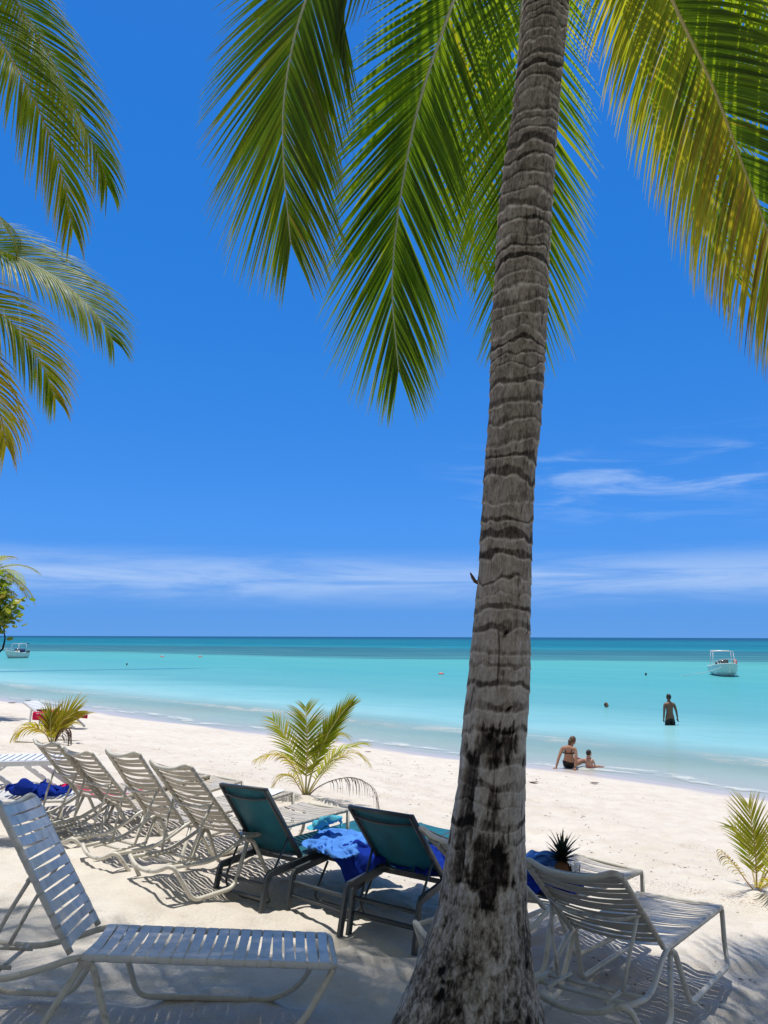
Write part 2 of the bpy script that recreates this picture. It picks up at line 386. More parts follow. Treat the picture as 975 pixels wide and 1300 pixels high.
def _grape():
    n = NT('sea_grape_leaf'); o = n.obj(); t = n.attr('tint').outputs['Fac']
    c = n.ramp(t, [(0, (.06, .12, .012)), (.5, (.14, .20, .02)), (.8, (.34, .28, .03)), (1, (.45, .22, .03))]); ct = n.ramp(t, [(0, (.2, .34, .02)), (.6, (.42, .46, .03)), (1, (.6, .34, .03))])
    tl = n.n('BsdfTranslucent'); n.put(tl.inputs[0], ct); mx = n.n('MixShader'); mx.inputs[0].default_value = .45; n.put(mx.inputs[1], n.pbr(c, .4, .4)); n.put(mx.inputs[2], tl.outputs[0]); return n.done(mx.outputs[0])
M['grape'] = _grape()
def _cup():
    n = NT('clear_plastic'); return n.done(n.pbr((.9, .93, .95), .08, .5, None, Transmission_Weight=.85, IOR=1.2))
M['cup'] = _cup()

# ------------------------------------------------------------------ sun, sky, camera
SUN_EL, SUN_AZ = R(86), R(-24)         # azimuth from +Y, clockwise
sun_dir = Vector((math.sin(SUN_AZ)*math.cos(SUN_EL), math.cos(SUN_AZ)*math.cos(SUN_EL), math.sin(SUN_EL)))
L = bpy.data.lights.new('sun', 'SUN'); L.energy = 4.5; L.angle = R(.53); L.color = (1, .965, .91)
lo = bpy.data.objects.new('sun', L); C.objects.link(lo); lo.rotation_euler = (-sun_dir).to_track_quat('-Z', 'Y').to_euler(); lo.location = (0, 0, 30)
def make_world():
    W = bpy.data.worlds.new('World'); SC.world = W; W.use_nodes = True
    n = NT.__new__(NT); n.t = W.node_tree; n.t.nodes.clear(); n.m = None
    out = n.t.nodes.new('ShaderNodeOutputWorld'); bg = n.t.nodes.new('ShaderNodeBackground')
    sky = n.t.nodes.new('ShaderNodeTexSky'); sky.sky_type = 'NISHITA'; sky.sun_disc = False
    sky.sun_elevation = SUN_EL; sky.sun_rotation = SUN_AZ % (2*math.pi); sky.altitude = 0; sky.air_density = 1.0; sky.dust_density = .25; sky.ozone_density = 3.0
    tc = n.t.nodes.new('ShaderNodeTexCoord').outputs['Generated']
    sp = n.n('SeparateXYZ'); n.put(sp.inputs[0], tc)
    el = n.math('ARCSINE', sp.outputs[2]); az = n.math('ARCTAN2', sp.outputs[0], sp.outputs[1])
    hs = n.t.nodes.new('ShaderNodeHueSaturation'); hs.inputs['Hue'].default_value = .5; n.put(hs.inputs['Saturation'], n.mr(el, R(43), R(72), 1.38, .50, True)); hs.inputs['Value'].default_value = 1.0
    cv0 = n.n('CombineXYZ'); n.put(cv0.inputs[0], sp.outputs[0]); n.put(cv0.inputs[1], sp.outputs[1]); n.put(cv0.inputs[2], n.math('ADD', n.math('MULTIPLY', sp.outputs[2], .84), .20))
    nv = n.n('VectorMath', operation='NORMALIZE'); n.put(nv.inputs[0], cv0.outputs[0]); n.put(sky.inputs[0], nv.outputs[0])
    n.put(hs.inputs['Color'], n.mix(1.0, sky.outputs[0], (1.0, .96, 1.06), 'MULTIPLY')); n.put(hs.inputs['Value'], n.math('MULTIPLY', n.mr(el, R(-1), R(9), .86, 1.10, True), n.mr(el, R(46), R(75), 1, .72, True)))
    def cv(sx, sy, rot=0.0):
        cb = n.n('CombineXYZ'); n.put(cb.inputs[0], n.math('MULTIPLY', n.math('ADD', az, n.math('MULTIPLY', el, rot)), sx)); n.put(cb.inputs[1], n.math('MULTIPLY', el, sy)); return cb.outputs[0]
    n1 = n.noise(cv(3.2, 34), 1.0, 7, .62, .6); n2 = n.noise(cv(6, 40, 1.2), 1.0, 6, .6, .7); n3 = n.noise(cv(2.0, 9), 1.0, 3, .5)
    def elb(c, w): return n.mr(n.math('ABSOLUTE', n.math('SUBTRACT', el, R(c))), 0, R(w), 1, 0, True)
    b1 = n.math('MULTIPLY', elb(4.2, 2.6), n.mr(n1, .30, .66, .12, .85, True))
    b2 = n.math('MULTIPLY', n.math('MULTIPLY', elb(11.2, 4.2), n.mr(n2, .44, .74, 0, .75, True)), n.mr(az, .02, .26, 0, 1, True))
    cl = n.math('MINIMUM', n.math('ADD', n.math('MULTIPLY', b1, .72), n.math('MULTIPLY', b2, .62)), 1.0)
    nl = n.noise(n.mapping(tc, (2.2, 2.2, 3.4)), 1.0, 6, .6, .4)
    land = n.math('MULTIPLY', n.mr(sp.outputs[1], .12, -.25, 0, 1, True), n.mr(nl, .36, .56, .25, 1, True))  # unseen pale clouds behind the viewer, added as neutral fill
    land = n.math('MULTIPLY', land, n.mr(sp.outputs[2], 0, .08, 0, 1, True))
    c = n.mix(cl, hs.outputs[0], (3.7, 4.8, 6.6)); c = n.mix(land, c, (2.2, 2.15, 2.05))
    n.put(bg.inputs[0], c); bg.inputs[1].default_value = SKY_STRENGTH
    n.t.links.new(bg.outputs[0], out.inputs[0])
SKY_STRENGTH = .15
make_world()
cam = bpy.data.cameras.new('camera'); co = bpy.data.objects.new('camera', cam); C.objects.link(co); SC.camera = co
cam.sensor_fit = 'VERTICAL'; cam.sensor_height = 36; cam.lens = FPX/1300*36; cam.clip_start = .05; cam.clip_end = 60000
co.matrix_world = Matrix.Translation((0, 0, CAM_Z)) @ Matrix.Rotation(math.pi/2+PITCH, 4, 'X') @ Matrix.Rotation(ROLL, 4, 'Z')
SC.view_settings.view_transform = 'Standard'; SC.view_settings.look = 'None'; SC.view_settings.exposure = 0.0; SC.view_settings.gamma = 1
SC.cycles.max_bounces = 8; SC.cycles.transparent_max_bounces = 12; SC.cycles.caustics_reflective = False; SC.cycles.caustics_refractive = False
SC.cycles.use_denoising = True

# ------------------------------------------------------------------ ground and sea
YP1 = ground_hit(388, 1017); YP2 = ground_hit(961, 1137); YP3 = ground_hit(66, 943)
MOUNDS += [(YP1.x, YP1.y, .55, .09), (YP2.x, YP2.y, .45, .05)]
for p in (YP1, YP2, YP3): p.z = g(p.x, p.y)
def axis(lo, hi, step, gr, far_lo, far_hi):
    a = list(np.arange(lo, hi+step/2, step)); d = step
    while a[-1] < far_hi: d *= gr; a.append(a[-1]+d)
    d = step; b = []; x = lo
    while x > far_lo: d *= gr; x -= d; b.append(x)
    return np.array(b[::-1]+a)
ax = axis(-5, 5, .045, 1.03, -30000, 30000); ay = axis(1.6, 9, .045, 1.026, -300, 40000)
GX, GY = np.meshgrid(ax, ay, indexing='ij')
tag(grid_obj('beach', np.stack([GX.ravel(), GY.ravel(), gz(GX.ravel(), GY.ravel())], 1), len(ax), len(ay), M['sand']), kind='structure')
mb = MB(); e = Vector((-NY, NX, 0)); nn = Vector((NX, NY, 0))
rows = [14.5, 20, 30, 60, 200, 1000, 6000, 40000]
cols = [-40000, -4000, -400, -60, 0, 60, 400, 4000, 40000]
vv = [nn*s_+e*t_+Vector((0, 0, SEA)) for s_ in rows for t_ in cols]; nc = len(cols)
mb.add(vv, [(i*nc+j, i*nc+j+1, (i+1)*nc+j+1, (i+1)*nc+j) for i in range(len(rows)-1) for j in range(nc-1)])
tag(mb.build('sea_water', M['water'], smooth=False), kind='structure')

# ------------------------------------------------------------------ palm fronds
def frond(parent, ctrl, length=.8, n=80, seed=0, t0=.1, roll=0.0, tint=(.1, .25), lower=0.0, thick=.022, width=.034, th=(66, 24), droop=.16, lift=.12, prof=(.55, .75), up=None, wilt=0.0, segs=6, midrib_tint=0.0, tipx=.2, label=None, fold=.22):
    """a feathery palm leaf: ctrl are points of its midrib in the parent's space"""
    r = random.Random(seed); P = spline(ctrl, 14 if len(ctrl) < 6 else 9)
    D = [0]
    for a, b in zip(P, P[1:]): D.append(D[-1]+(b-a).length)
    tot = D[-1]; T, N, B = frames(P, up=up or (0, 0, 1))
    if up:
        uv_ = Vector(up).normalized(); N = [(uv_-t*t.dot(uv_)).normalized() for t in T]; B = [T[i].cross(N[i]) for i in range(len(P))]
    if roll:
        q = [Matrix.Rotation(roll, 3, T[i]) for i in range(len(P))]; N = [q[i]@N[i] for i in range(len(P))]; B = [q[i]@B[i] for i in range(len(P))]
    def samp(t):
        d = t*tot
        for i in range(len(D)-1):
            if D[i+1] >= d or i == len(D)-2:
                k = min(1, (d-D[i])/max(1e-9, D[i+1]-D[i])); return P[i].lerp(P[i+1], k), T[i].lerp(T[i+1], k).normalized(), N[i].lerp(N[i+1], k).normalized(), B[i].lerp(B[i+1], k).normalized()
    mb = MB()
    for side in (-1, 1):
        gap = 0
        for j in range(n):
            t = t0+(1-t0)*(j+r.uniform(-.3, .3)+.5)/n; t = min(.998, max(t0, t))
            u = (t-t0)/(1-t0); p, tt, nv, bv = samp(t)
            if gap > 0: gap -= 1; continue
            if r.random() < .012: gap = r.randint(1, 3)
            Ls = length*(prof[0]+(1-prof[0])*math.sin(min(1, u/.45)*math.pi/2))*(1-(1-.42)*max(0, (u-prof[1])/(1-prof[1]))**1.2)*r.uniform(.88, 1.08)
            if r.random() < .05: Ls *= r.uniform(.5, .85)
            ang = R(th[0]+(th[1]-th[0])*u**1.1+r.uniform(-2.5, 2.5))
            d = (tt*math.cos(ang)+bv*side*math.sin(ang)+nv*(lift+r.uniform(-.03, .03))).normalized()
            w0 = width*r.uniform(.8, 1.15)*(.6+.4*math.sin(math.pi*min(1, u*1.1+.05)))
            ti = tint[0]+(tint[1]-tint[0])*r.random()+(lower*(1 if r.random() < .8 else .3) if side < 0 else 0)*(.4+.8*u)+(.35 if r.random() < .03 else 0)
            dr = droop*r.uniform(.8, 1.25)*(1+1.2*u)
            v, a = [], []; q = p.copy(); st = Ls/segs
            for k in range(segs+1):
                uu = k/segs; w = w0*(.45+.55*min(1, uu*4))*(1-uu**1.6)*.5+.0008
                wv = d.cross(nv); wv = wv.normalized() if wv.length > 1e-4 else bv
                nl = wv.cross(d).normalized()
                v += [q-wv*w, q+nl*w*fold*2, q+wv*w]; a += [ti+tipx*uu**4]*3
                q = q+d*st; d = (d+Vector((0, 0, -1))*dr*(.35+uu)*(1+wilt*4)+Vector((r.uniform(-1, 1), r.uniform(-1, 1), 0))*.012).normalized()
            f = []
            for k in range(segs):
                o = k*3; f += [(o, o+1, o+4, o+3), (o+1, o+2, o+5, o+4)]
            mb.add(v, f, a)
    o = mb.build('frond', M['leaf'], parent, attr='tint')
    if label: o['label'] = label
    mr = MB(); rad = [thick*(1-.82*(D[i]/tot)**.8) for i in range(len(P))]
    # flattened petiole and rib
    tube(mr, P, rad, 7, up=tuple(N[0]), aval=midrib_tint)
    mr.build('midrib', M['midrib'], o, attr='tint')
    return o
def crown_fronds(parent, c, specs, length, reach, seed, n=64, tint=(.05, .25), **kw):
    """whole crown round the growing point c: specs = (azimuth from +Y deg, start elevation deg, length factor)"""
    r = random.Random(seed)
    for i, (az, e0, lf) in enumerate(specs):
        h = Vector((math.sin(R(az)), math.cos(R(az)), 0)); P = [Vector(c)]; ee = R(e0); q = Vector(c)
        for k in range(5):
            q = q+(h*math.cos(ee)+Vector((0, 0, 1))*math.sin(ee))*reach*lf/5; P.append(q.copy()); ee -= R(r.uniform(17, 25))
        frond(parent, P, length*r.uniform(.9, 1.05), n, seed*100+i, tint=tint, **kw)

# ------------------------------------------------------------------ palm trunks
def trunk(parent, axis_pts, name='trunk', cols=128, step=.005, seed=1, ring=(.055, .12), flare=True, blot=True):
    """axis_pts: (x,y,z,radius) rising; ring scars, fissures and a fibrous flared foot"""
    r = random.Random(seed); A = np.array(axis_pts, float)
    zs = np.arange(A[0, 2], A[-1, 2], step); n = len(zs)
    def ip(k):
        return np.interp(zs, A[:, 2], A[:, k])
    cx, cy, rad = ip(0), ip(1), ip(2+1)
    ker = np.exp(-np.linspace(-2, 2, 61)**2); ker /= ker.sum()
    def sm(a): return np.convolve(np.pad(a, 30, mode='reflect', reflect_type='odd'), ker, 'valid')
    cx, cy, rad = sm(cx), sm(cy), sm(rad)
    th = np.linspace(0, 2*np.pi, cols+1)
    # uneven ring positions
    edges = [A[0, 2]-.3]; zt = A[-1, 2]-A[0, 2]
    while edges[-1] < A[-1, 2]+.5:
        k = min(1, max(0, (edges[-1]-A[0, 2])/zt)); edges.append(edges[-1]+(ring[1]*(1-k)+ring[0]*k)*r.uniform(.65, 1.4))
    edges = np.array(edges); rnd = np.array([r.random() for _ in edges]); rn2 = np.array([r.random() for _ in edges])
    Z, T = np.meshgrid(zs, th, indexing='ij')
    ct, st_ = np.cos(T), np.sin(T)
    wob = fbm(ct*1.2+5, st_*1.2, Z*5.0, 2, seed)*.050+fbm(ct*3.2, st_*3.2, Z*18, 3, seed+4)*.018
    q = np.interp((Z+wob).ravel(), edges, np.arange(len(edges))).reshape(Z.shape)
    k = np.clip(np.floor(q).astype(int), 0, len(edges)-1); f = q-k
    hgt = (Z-A[0, 2])
    up = sst(1.2, 4.2, hgt)                                    # 0 at the foot, 1 high up
    ring_amt = sst(.55, 1.5, hgt)
    fib = fbm(ct*rad[:, None]*55, st_*rad[:, None]*55, Z*7, 3, seed+8)
    blobn = fbm(ct*2.2, st_*2.2, Z*4.5, 4, seed+12)
    # scar: a pale worn lip, then a dark sheath mark whose depth differs from ring to ring
    lip = np.exp(-(f/.10)**2)+.5*np.exp(-((f-1)/.04)**2)
    darkw = .22+.40*rnd[k]
    patch = fbm(ct*1.7+rn2[k]*9, st_*1.7, rn2[k]*20, 2, seed+20)
    dark = sst(darkw+.08, darkw-.06, f+patch*.22)*sst(.06, .16, f)*(rn2[k]*.8+.2)
    b_up = .52+.48*lip*(.6+.6*vn(ct*6, st_*6, Z*30, seed+3))-.36*dark+.12*blobn
    b_mid = .74+.14*lip-.52*dark*(.35+.65*sst(-.2, .25, blobn+patch))+.12*blobn
    b_low = .52+.34*fib+.34*blobn
    bark = b_low*(1-ring_amt)+ring_amt*(b_mid*(1-up)+b_up*up)
    disp = rad[:, None]*ring_amt*(.038*(1-f)*up+.018*(1-f)*(1-up)+.022*lip*up)+.004*fib+(1-ring_amt)*(.012*fib+.012*fbm(ct*4, st_*4, Z*2.5, 3, seed+30))
    disp = disp+.012*fbm(ct*1.5, st_*1.5, Z*1.8, 2, seed+31)
    if blot:
        # old burn marks and knot holes on the side facing the water line
        ca = np.cos(T-R(232)); cb = np.cos(T-R(275))
        m1 = np.exp(-((hgt-1.45)/.36)**2)*sst(.25, .95, ca)
        m2 = np.exp(-((hgt-1.78)/.14)**2)*sst(.6, .99, cb)+np.exp(-((hgt-1.12)/.16)**2)*sst(.5, .98, np.cos(T-R(262)))
        mk = sst(.40, .74, m1*.62+m2*.55+fbm(ct*3.4, st_*3.4, Z*8, 5, seed+50)*.75+fbm(ct*14, st_*14, Z*5, 4, seed+51)*.35)
        bark = bark-.50*mk*(.55+.9*np.clip(.5+blobn+.5*fib, 0, 1)); disp = disp-.012*mk
        for i in range(26):
            a0 = R(r.uniform(185, 355)); z0 = r.uniform(.15, 2.4); wz, wa = r.uniform(.008, .022), r.uniform(.02, .10)
            d2 = ((hgt-z0-.12*np.sin(T-a0))/wz)**2+((np.angle(np.exp(1j*(T-a0))))/wa)**2
            kk = np.exp(-np.minimum(d2, 50)); bark = bark-.8*kk; disp = disp-.010*kk
    rr = rad[:, None]+disp
    rr[:, -1] = rr[:, 0]; bark[:, -1] = bark[:, 0]
    X = cx[:, None]+rr*ct; Y = cy[:, None]+rr*st_
    o = grid_obj(name, np.stack([X.ravel(), Y.ravel(), Z.ravel()], 1), n, cols+1, M['bark'], parent)
    me = o.data
    at_ = me.attributes.new('bark', 'FLOAT', 'POINT'); at_.data.foreach_set('value', bark.ravel().astype(np.float32))
    uvl = me.uv_layers.new(name='UVMap'); li = np.empty(len(me.loops), np.int32); me.loops.foreach_get('vertex_index', li)
    UV = np.stack([(T/(2*np.pi)).ravel(), Z.ravel()], 1); uvl.data.foreach_set('uv', UV[li].ravel().astype(np.float32))
    me.flip_normals()
    return o

# ---- the palm in the middle
edge = [(0, 663, 723), (92, 656, 715), (185, 644, 706), (277, 631, 701), (369, 626, 696), (461, 623, 691), (540, 619.6, 686), (617, 613, 680), (675, 609, 677), (735, 606, 675), (795, 600, 674), (872, 592, 673),
        (901, 588, 671), (941, 585, 669), (1000, 581, 668), (1054, 571, 667), (1103, 564, 667.6), (1152, 556, 668), (1189, 541, 673), (1226, 529, 677), (1263, 514.5, 684), (1300, 499, 692)]
TY = 4.3
ap = []
for y_, a_, b_ in edge:
    p0, p1 = at(a_+1.5, y_, TY), at(b_-1.5, y_, TY); c = (p0+p1)/2; ap.append((c.x, TY, c.z, (p1-p0).length/2))
ap = ap[::-1]
ap.insert(0, (ap[0][0]-.01, TY, ap[0][2]-.10, ap[0][3]+.05)); ap.insert(0, (ap[0][0], TY, ap[0][2]-.25, ap[0][3]+.07))
tx = ap[-1]; ap.append((tx[0]+.19, TY, 6.9, .135)); ap.append((tx[0]+.27, TY, 7.6, .13))
base = Vector((ap[1][0], TY, ap[1][2]))
palm = thing('palm_tree', 'tall coconut palm with ringed grey trunk rising between the sun loungers', 'palm tree', base)
loc = lambda p: Vector(p)-base
trunk(palm, [(a-base.x, b-base.y, c-base.z, r_) for a, b, c, r_ in ap], seed=3)
st = MB(); sp0 = loc(at(607, 742, TY)); tube(st, [sp0+Vector((.02, 0, 0)), loc(at(603, 738, TY)), loc(at(600, 733, TY)), loc(at(597, 727, TY))], [.012, .011, .010, .004], 6); st.build('twig_stub', M['dry'], palm)
CR = Vector((ap[-1][0], TY, 7.55))
def px_frond(parent, crown, pts, org, **kw):
    P = [crown]+[at(*p) for p in pts]
    return frond(parent, [p-org for p in P], **kw)
px_frond(palm, CR, [(560, -190, 4.7), (440, -110, 5.05), (385, 10, 5.35), (362, 115, 5.5), (360, 205, 5.6), (369, 308, 5.65)], base, length=1.22, n=185, seed=11, tint=(.06, .36), th=(56, 18), droop=.045, width=.032, up=(.25, 1, .25))
px_frond(palm, CR, [(655, -200, 4.8), (606, -80, 5.3), (562, 40, 5.75), (530, 140, 6.0), (507, 260, 6.15), (498, 365, 6.2), (506, 470, 6.2)], base, length=1.22, n=200, seed=12, tint=(-.02, .16), th=(58, 16), droop=.045, width=.034, up=(.25, 1, .25))
px_frond(palm, CR, [(690, -190, 5.0), (668, -70, 5.6), (660, 50, 6.1), (664, 180, 6.4), (668, 320, 6.5), (662, 440, 6.5)], base, length=1.12, n=175, seed=13, tint=(.0, .28), th=(60, 18), droop=.05, width=.033, up=(0, 1, .25))
px_frond(palm, CR, [(770, -190, 4.7), (815, -90, 5.0), (858, 10, 5.25), (905, 110, 5.45), (945, 215, 5.6), (980, 310, 5.7), (1010, 420, 5.75)], base, length=1.10, n=190, seed=14, tint=(.08, .28), lower=.40, th=(64, 24), droop=.13, width=.035, midrib_tint=.4)
px_frond(palm, CR, [(755, -190, 5.1), (790, -90, 5.8), (830, 20, 6.4), (865, 130, 6.8), (900, 240, 7.0), (930, 350, 7.1)], base, length=1.1, n=170, seed=15, tint=(.12, .40), lower=.25, th=(60, 24), droop=.18, width=.029, midrib_tint=.3)
px_frond(palm, CR, [(820, -190, 4.6), (890, -110, 4.9), (955, -20, 5.2), (1010, 90, 5.4), (1050, 210, 5.5)], base, length=1.0, n=110, seed=16, tint=(.08, .35), th=(64, 24), droop=.17, width=.04)
px_frond(palm, CR, [(690, -220, 5.0), (640, -130, 5.8), (612, -20, 6.6), (602, 100, 7.1), (603, 220, 7.3), (612, 340, 7.3)], base, length=1.0, n=100, seed=17, tint=(.2, .42), th=(60, 20), droop=.1, width=.04, midrib_tint=.3, up=(0, 1, .25))
crown_fronds(palm, CR-base, [(150, 40, 1), (185, 55, 1), (215, 38, 1), (245, 58, 1), (275, 60, 1), (300, 68, .95), (100, 40, 1), (125, 58, 1), (170, 20, .9), (232, 18, .9), (265, 66, .9), (110, 20, .9), (200, 75, .8), (290, 64, 1.05), (262, 62, 1.1), (316, 72, .9), (230, 62, 1), (195, 28, 1), (140, 65, .9), (160, 50, 1), (286, 70, 1.1), (299, 70, 1.1)], 1.0, 4.4, 5, n=84, width=.05, th=(72, 26), droop=.1)

# ---- the two palms beyond the left edge
def side_palm(px, py, Y, label, seed, drawn, extra, lean, r0=.15):
    cr = at(px, py, Y); bx, by = cr.x+lean[0], cr.y+lean[1]; b = Vector((bx, by, g(bx, by)-.05))
    t = thing('palm_tree', label, 'palm tree', b, group='coconut palms')
    H = cr.z-b.z
    pts = [(lean[0]*-1*(k**1.6), lean[1]*-1*(k**1.6), H*k, r0*(1+1.1*max(0, 1-k*9))*(1-.25*k)) for k in np.linspace(0, 1, 14)]
    trunk(t, pts, cols=40, step=.02, seed=seed, blot=False)
    for i, (pp, kw) in enumerate(drawn): px_frond(t, cr, pp, b, seed=seed*50+i, **kw)
    crown_fronds(t, cr-b, extra, .9, 3.3, seed, n=74, width=.046, th=(70, 26))
    return t
side_palm(-190, -190, 6.6, 'coconut palm leaning in from the upper left with two long glossy hanging fronds', 31, [
    ([(-90, -170, 6.5), (0, -30, 6.4), (62, 70, 6.4), (100, 145, 6.4), (124, 195, 6.4), (136, 235, 6.4)], dict(length=.86, n=160, tint=(.12, .34), th=(54, 14), droop=.12, width=.027, midrib_tint=.45, up=(.2, -1, .5))),
    ([(-120, -90, 6.2), (-40, -5, 6.0), (20, 85, 5.9), (58, 160, 5.9), (80, 225, 5.9), (92, 290, 5.9)], dict(length=.86, n=160, tint=(.14, .40), th=(54, 14), droop=.12, width=.027, midrib_tint=.5, up=(.2, -1, .5)))],
    [(200, 40, 1), (240, 50, 1), (280, 35, 1), (320, 50, 1), (350, 30, .9), (160, 55, .9), (120, 62, .8), (260, 72, .8), (30, 80, .7), (220, 15, .9), (180, 20, .8), (108, 68, 1.35), (125, 64, 1.4), (140, 66, 1.4), (155, 60, 1.4), (95, 74, 1.3), (168, 62, 1.3), (132, 52, 1.45), (115, 58, 1.45)], (-.7, .3))
side_palm(-230, 330, 8.6, 'coconut palm at the left edge with arching fronds yellowing at their tips', 37, [
    ([(-160, 300, 8.4), (-60, 300, 8.2), (10, 322, 8.1), (70, 352, 8.1), (108, 384, 8.1), (130, 410, 8.1), (143, 432, 8.1)], dict(length=.92, n=170, tint=(.03, .2), th=(62, 20), droop=.12, width=.030, midrib_tint=.3, up=(.1, -1, .9))),
    ([(-150, 340, 8.3), (-70, 360, 8.0), (0, 398, 7.9), (34, 434, 7.9), (56, 470, 7.9), (70, 506, 7.9)], dict(length=.82, n=140, tint=(.12, .32), lower=.25, th=(62, 18), droop=.12, width=.030, midrib_tint=.4, up=(.1, -1, .9))),
    ([(-150, 380, 8.3), (-80, 420, 8.1), (-30, 470, 8.0), (-2, 520, 8.0), (8, 566, 8.0)], dict(length=.85, n=110, width=.03, up=(.1, -1, .9), tint=(.45, .72), th=(60, 18), droop=.2, midrib_tint=.6)),
    ([(-170, 250, 8.4), (-80, 235, 8.2), (-20, 262, 8.1), (12, 296, 8.1), (22, 326, 8.1)], dict(length=.7, n=70, width=.04, tint=(.2, .4), th=(60, 16), droop=.2, midrib_tint=.3))],
    [(250, 40, 1), (290, 30, 1), (330, 45, 1), (10, 40, .8), (210, 40, .9), (180, 30, .8), (270, 65, .8), (310, 70, .8)], (-.5, .2))

# ---- unseen trees added over and behind the viewer to deepen the near shade
def shade_palm(bx, by, c, label, seed, specs):
    b = Vector((bx, by, g(bx, by)-.05)); c = Vector(c); t = thing('palm_tree', label, 'palm tree', b, group='coconut palms'); d = c-b
    trunk(t, [(d.x*k**1.5, d.y*k**1.5, d.z*k, .17*(1+1.0*max(0, 1-k*9))*(1-.25*k)) for k in np.linspace(0, 1, 14)], cols=40, step=.02, seed=seed, blot=False)
    crown_fronds(t, d, specs, 1.0, 4.1, seed, n=74, width=.05, th=(70, 26))
ring_ = [(a+(i % 2)*9, 28+(i*37) % 44, 1) for i, a in enumerate(range(0, 360, 13))]
hi_ = [(a, max(e_, 58) if (a < 70 or a > 290) else e_, .8 if (a < 70 or a > 290) else k) for a, e_, k in ring_]
shade_palm(-2.9, -1.6, (-1.7, 2.0, 9.9), 'unseen tall coconut palm added for shade, leaning over the viewer', 61, hi_)
shade_palm(3.6, -1.9, (2.6, .9, 9.2), 'unseen coconut palm added for shade, right behind the viewer', 62, hi_)
def almond(b, label, seed, hgt, wid):  # dense tree added out of view to block sky behind the viewer
    t = thing('shade_tree', label, 'tree', b); r = random.Random(seed); tr = MB(); lf = MB(); tips = []
    def limb(p, d, L_, rad, lev):
        pts = [p]; q = p.copy()
        for k in range(4): d = (d+Vector((r.uniform(-.18, .18), r.uniform(-.18, .18), r.uniform(-.03, .08)))).normalized(); q = q+d*L_/4; pts.append(q.copy())
        tube(tr, pts, [rad*(1-.13*k) for k in range(5)], 7)
        if lev == 0: tips.append(q); tips.append(pts[2]); return
        for k in range(4): limb(pts[r.choice((2, 3, 4))], (d*.6+Vector((r.uniform(-1, 1)*wid, r.uniform(-1, 1)*wid, r.uniform(-.1, .6)))).normalized(), L_*.66, rad*.55, lev-1)
    for k in range(4): limb(Vector((r.uniform(-.2, .2), r.uniform(-.2, .2), -.1)), Vector((r.uniform(-.45, .45), r.uniform(-.45, .45), 1)).normalized(), hgt*.45, .17, 3)
    for q in tips:
        for k in range(16):
            c = q+Vector((r.gauss(0, .42), r.gauss(0, .42), r.gauss(0, .3))); s_ = r.uniform(.13, .2); nv = Vector((r.gauss(0, .5), r.gauss(0, .5), 1)).normalized(); u_ = nv.orthogonal().normalized(); w_ = nv.cross(u_)
            a0 = r.uniform(0, 6.28); u2 = u_*math.cos(a0)+w_*math.sin(a0); w2 = nv.cross(u2)
            lf.add([c-u2*s_, c-w2*s_*.5+nv*.02, c+u2*s_*.4-w2*s_*.55, c+u2*s_, c+u2*s_*.4+w2*s_*.55, c+w2*s_*.5+nv*.02], [(0, 1, 2, 3, 4, 5)], [min(1, max(0, r.gauss(.15, .15)))]*6)
    tr.build('trunk', M['bark'], t); lf.build('crown', M['grape'], t, attr='tint')
for i, (x_, y_, lab) in enumerate([(-4.5, -6.5, 'broad sea almond tree added unseen for shade, left behind the viewer'), (.6, -7.2, 'broad sea almond tree added unseen for shade, straight behind the viewer'), (5.6, -6.2, 'broad sea almond tree added unseen for shade, right behind the viewer')]):
    almond(Vector((x_, y_, g(x_, y_))), lab, 70+i, 6.4, 1.0)

# ---- far left: sea grape and a more distant palm
def sea_grape(b):
    t = thing('sea_grape_tree', 'sea grape tree with round yellow green leaves at the far left edge', 'tree', b)
    r = random.Random(5); tr = MB(); lf = MB(); tips = []
    def limb(p, d, L_, rad, lev):
        pts = [p]; q = p.copy()
        for k in range(4):
            d = (d+Vector((r.uniform(-.2, .2), r.uniform(-.2, .2), r.uniform(-.02, .16)))).normalized(); q = q+d*L_/4; pts.append(q.copy())
        tube(tr, pts, [rad*(1-.13*k) for k in range(5)], 7)
        if lev == 0: tips.append((q, d)); tips.append((pts[3], d)); return
        for k in range(3 if lev > 1 else 4):
            nd = (d*.7+Vector((r.uniform(-1, 1), r.uniform(-1, 1), r.uniform(-.2, .7)))).normalized(); limb(pts[r.choice((3, 4))], nd, L_*.68, rad*.55, lev-1)
    for k in range(3): limb(Vector((r.uniform(-.15, .15), r.uniform(-.15, .15), -.05)), Vector((r.uniform(-.5, .5), r.uniform(-.5, .5), 1)).normalized(), 1.9, .10, 3)
    for (q, d) in tips:
        for k in range(9):
            c = q+Vector((r.gauss(0, .2), r.gauss(0, .2), r.gauss(0, .18))); s_ = r.uniform(.065, .115)
            nv = Vector((r.gauss(0, .6), r.gauss(0, .6), 1)).normalized(); u_ = nv.orthogonal().normalized(); w_ = nv.cross(u_)
            v = [c]+[c+(u_*math.cos(a)+w_*math.sin(a))*s_+nv*s_*.18 for a in [2*math.pi*i/9 for i in range(9)]]
            lf.add(v, [(0, 1+i, 1+(i+1) % 9) for i in range(9)], [min(1, max(0, r.gauss(.35, .22)))]*10)
    tr.build('trunk', M['bark'], t); lf.build('crown', M['grape'], t, attr='tint')
gb = Vector((-12.8, 22.6, 0)); gb.z = g(gb.x, gb.y); sea_grape(gb)
fc = at(-22, 738, 24.5); fbv = Vector((fc.x-.4, fc.y+.3, g(fc.x, fc.y)))
fp = thing('palm_tree', 'short distant palm showing only its yellowing frond tips past the sea grape', 'palm tree', fbv)
trunk(fp, [(.4*k, -.3*k, (fc.z-fbv.z)*k, .13-.03*k) for k in np.linspace(0, 1, 8)], cols=24, step=.04, seed=41, blot=False)
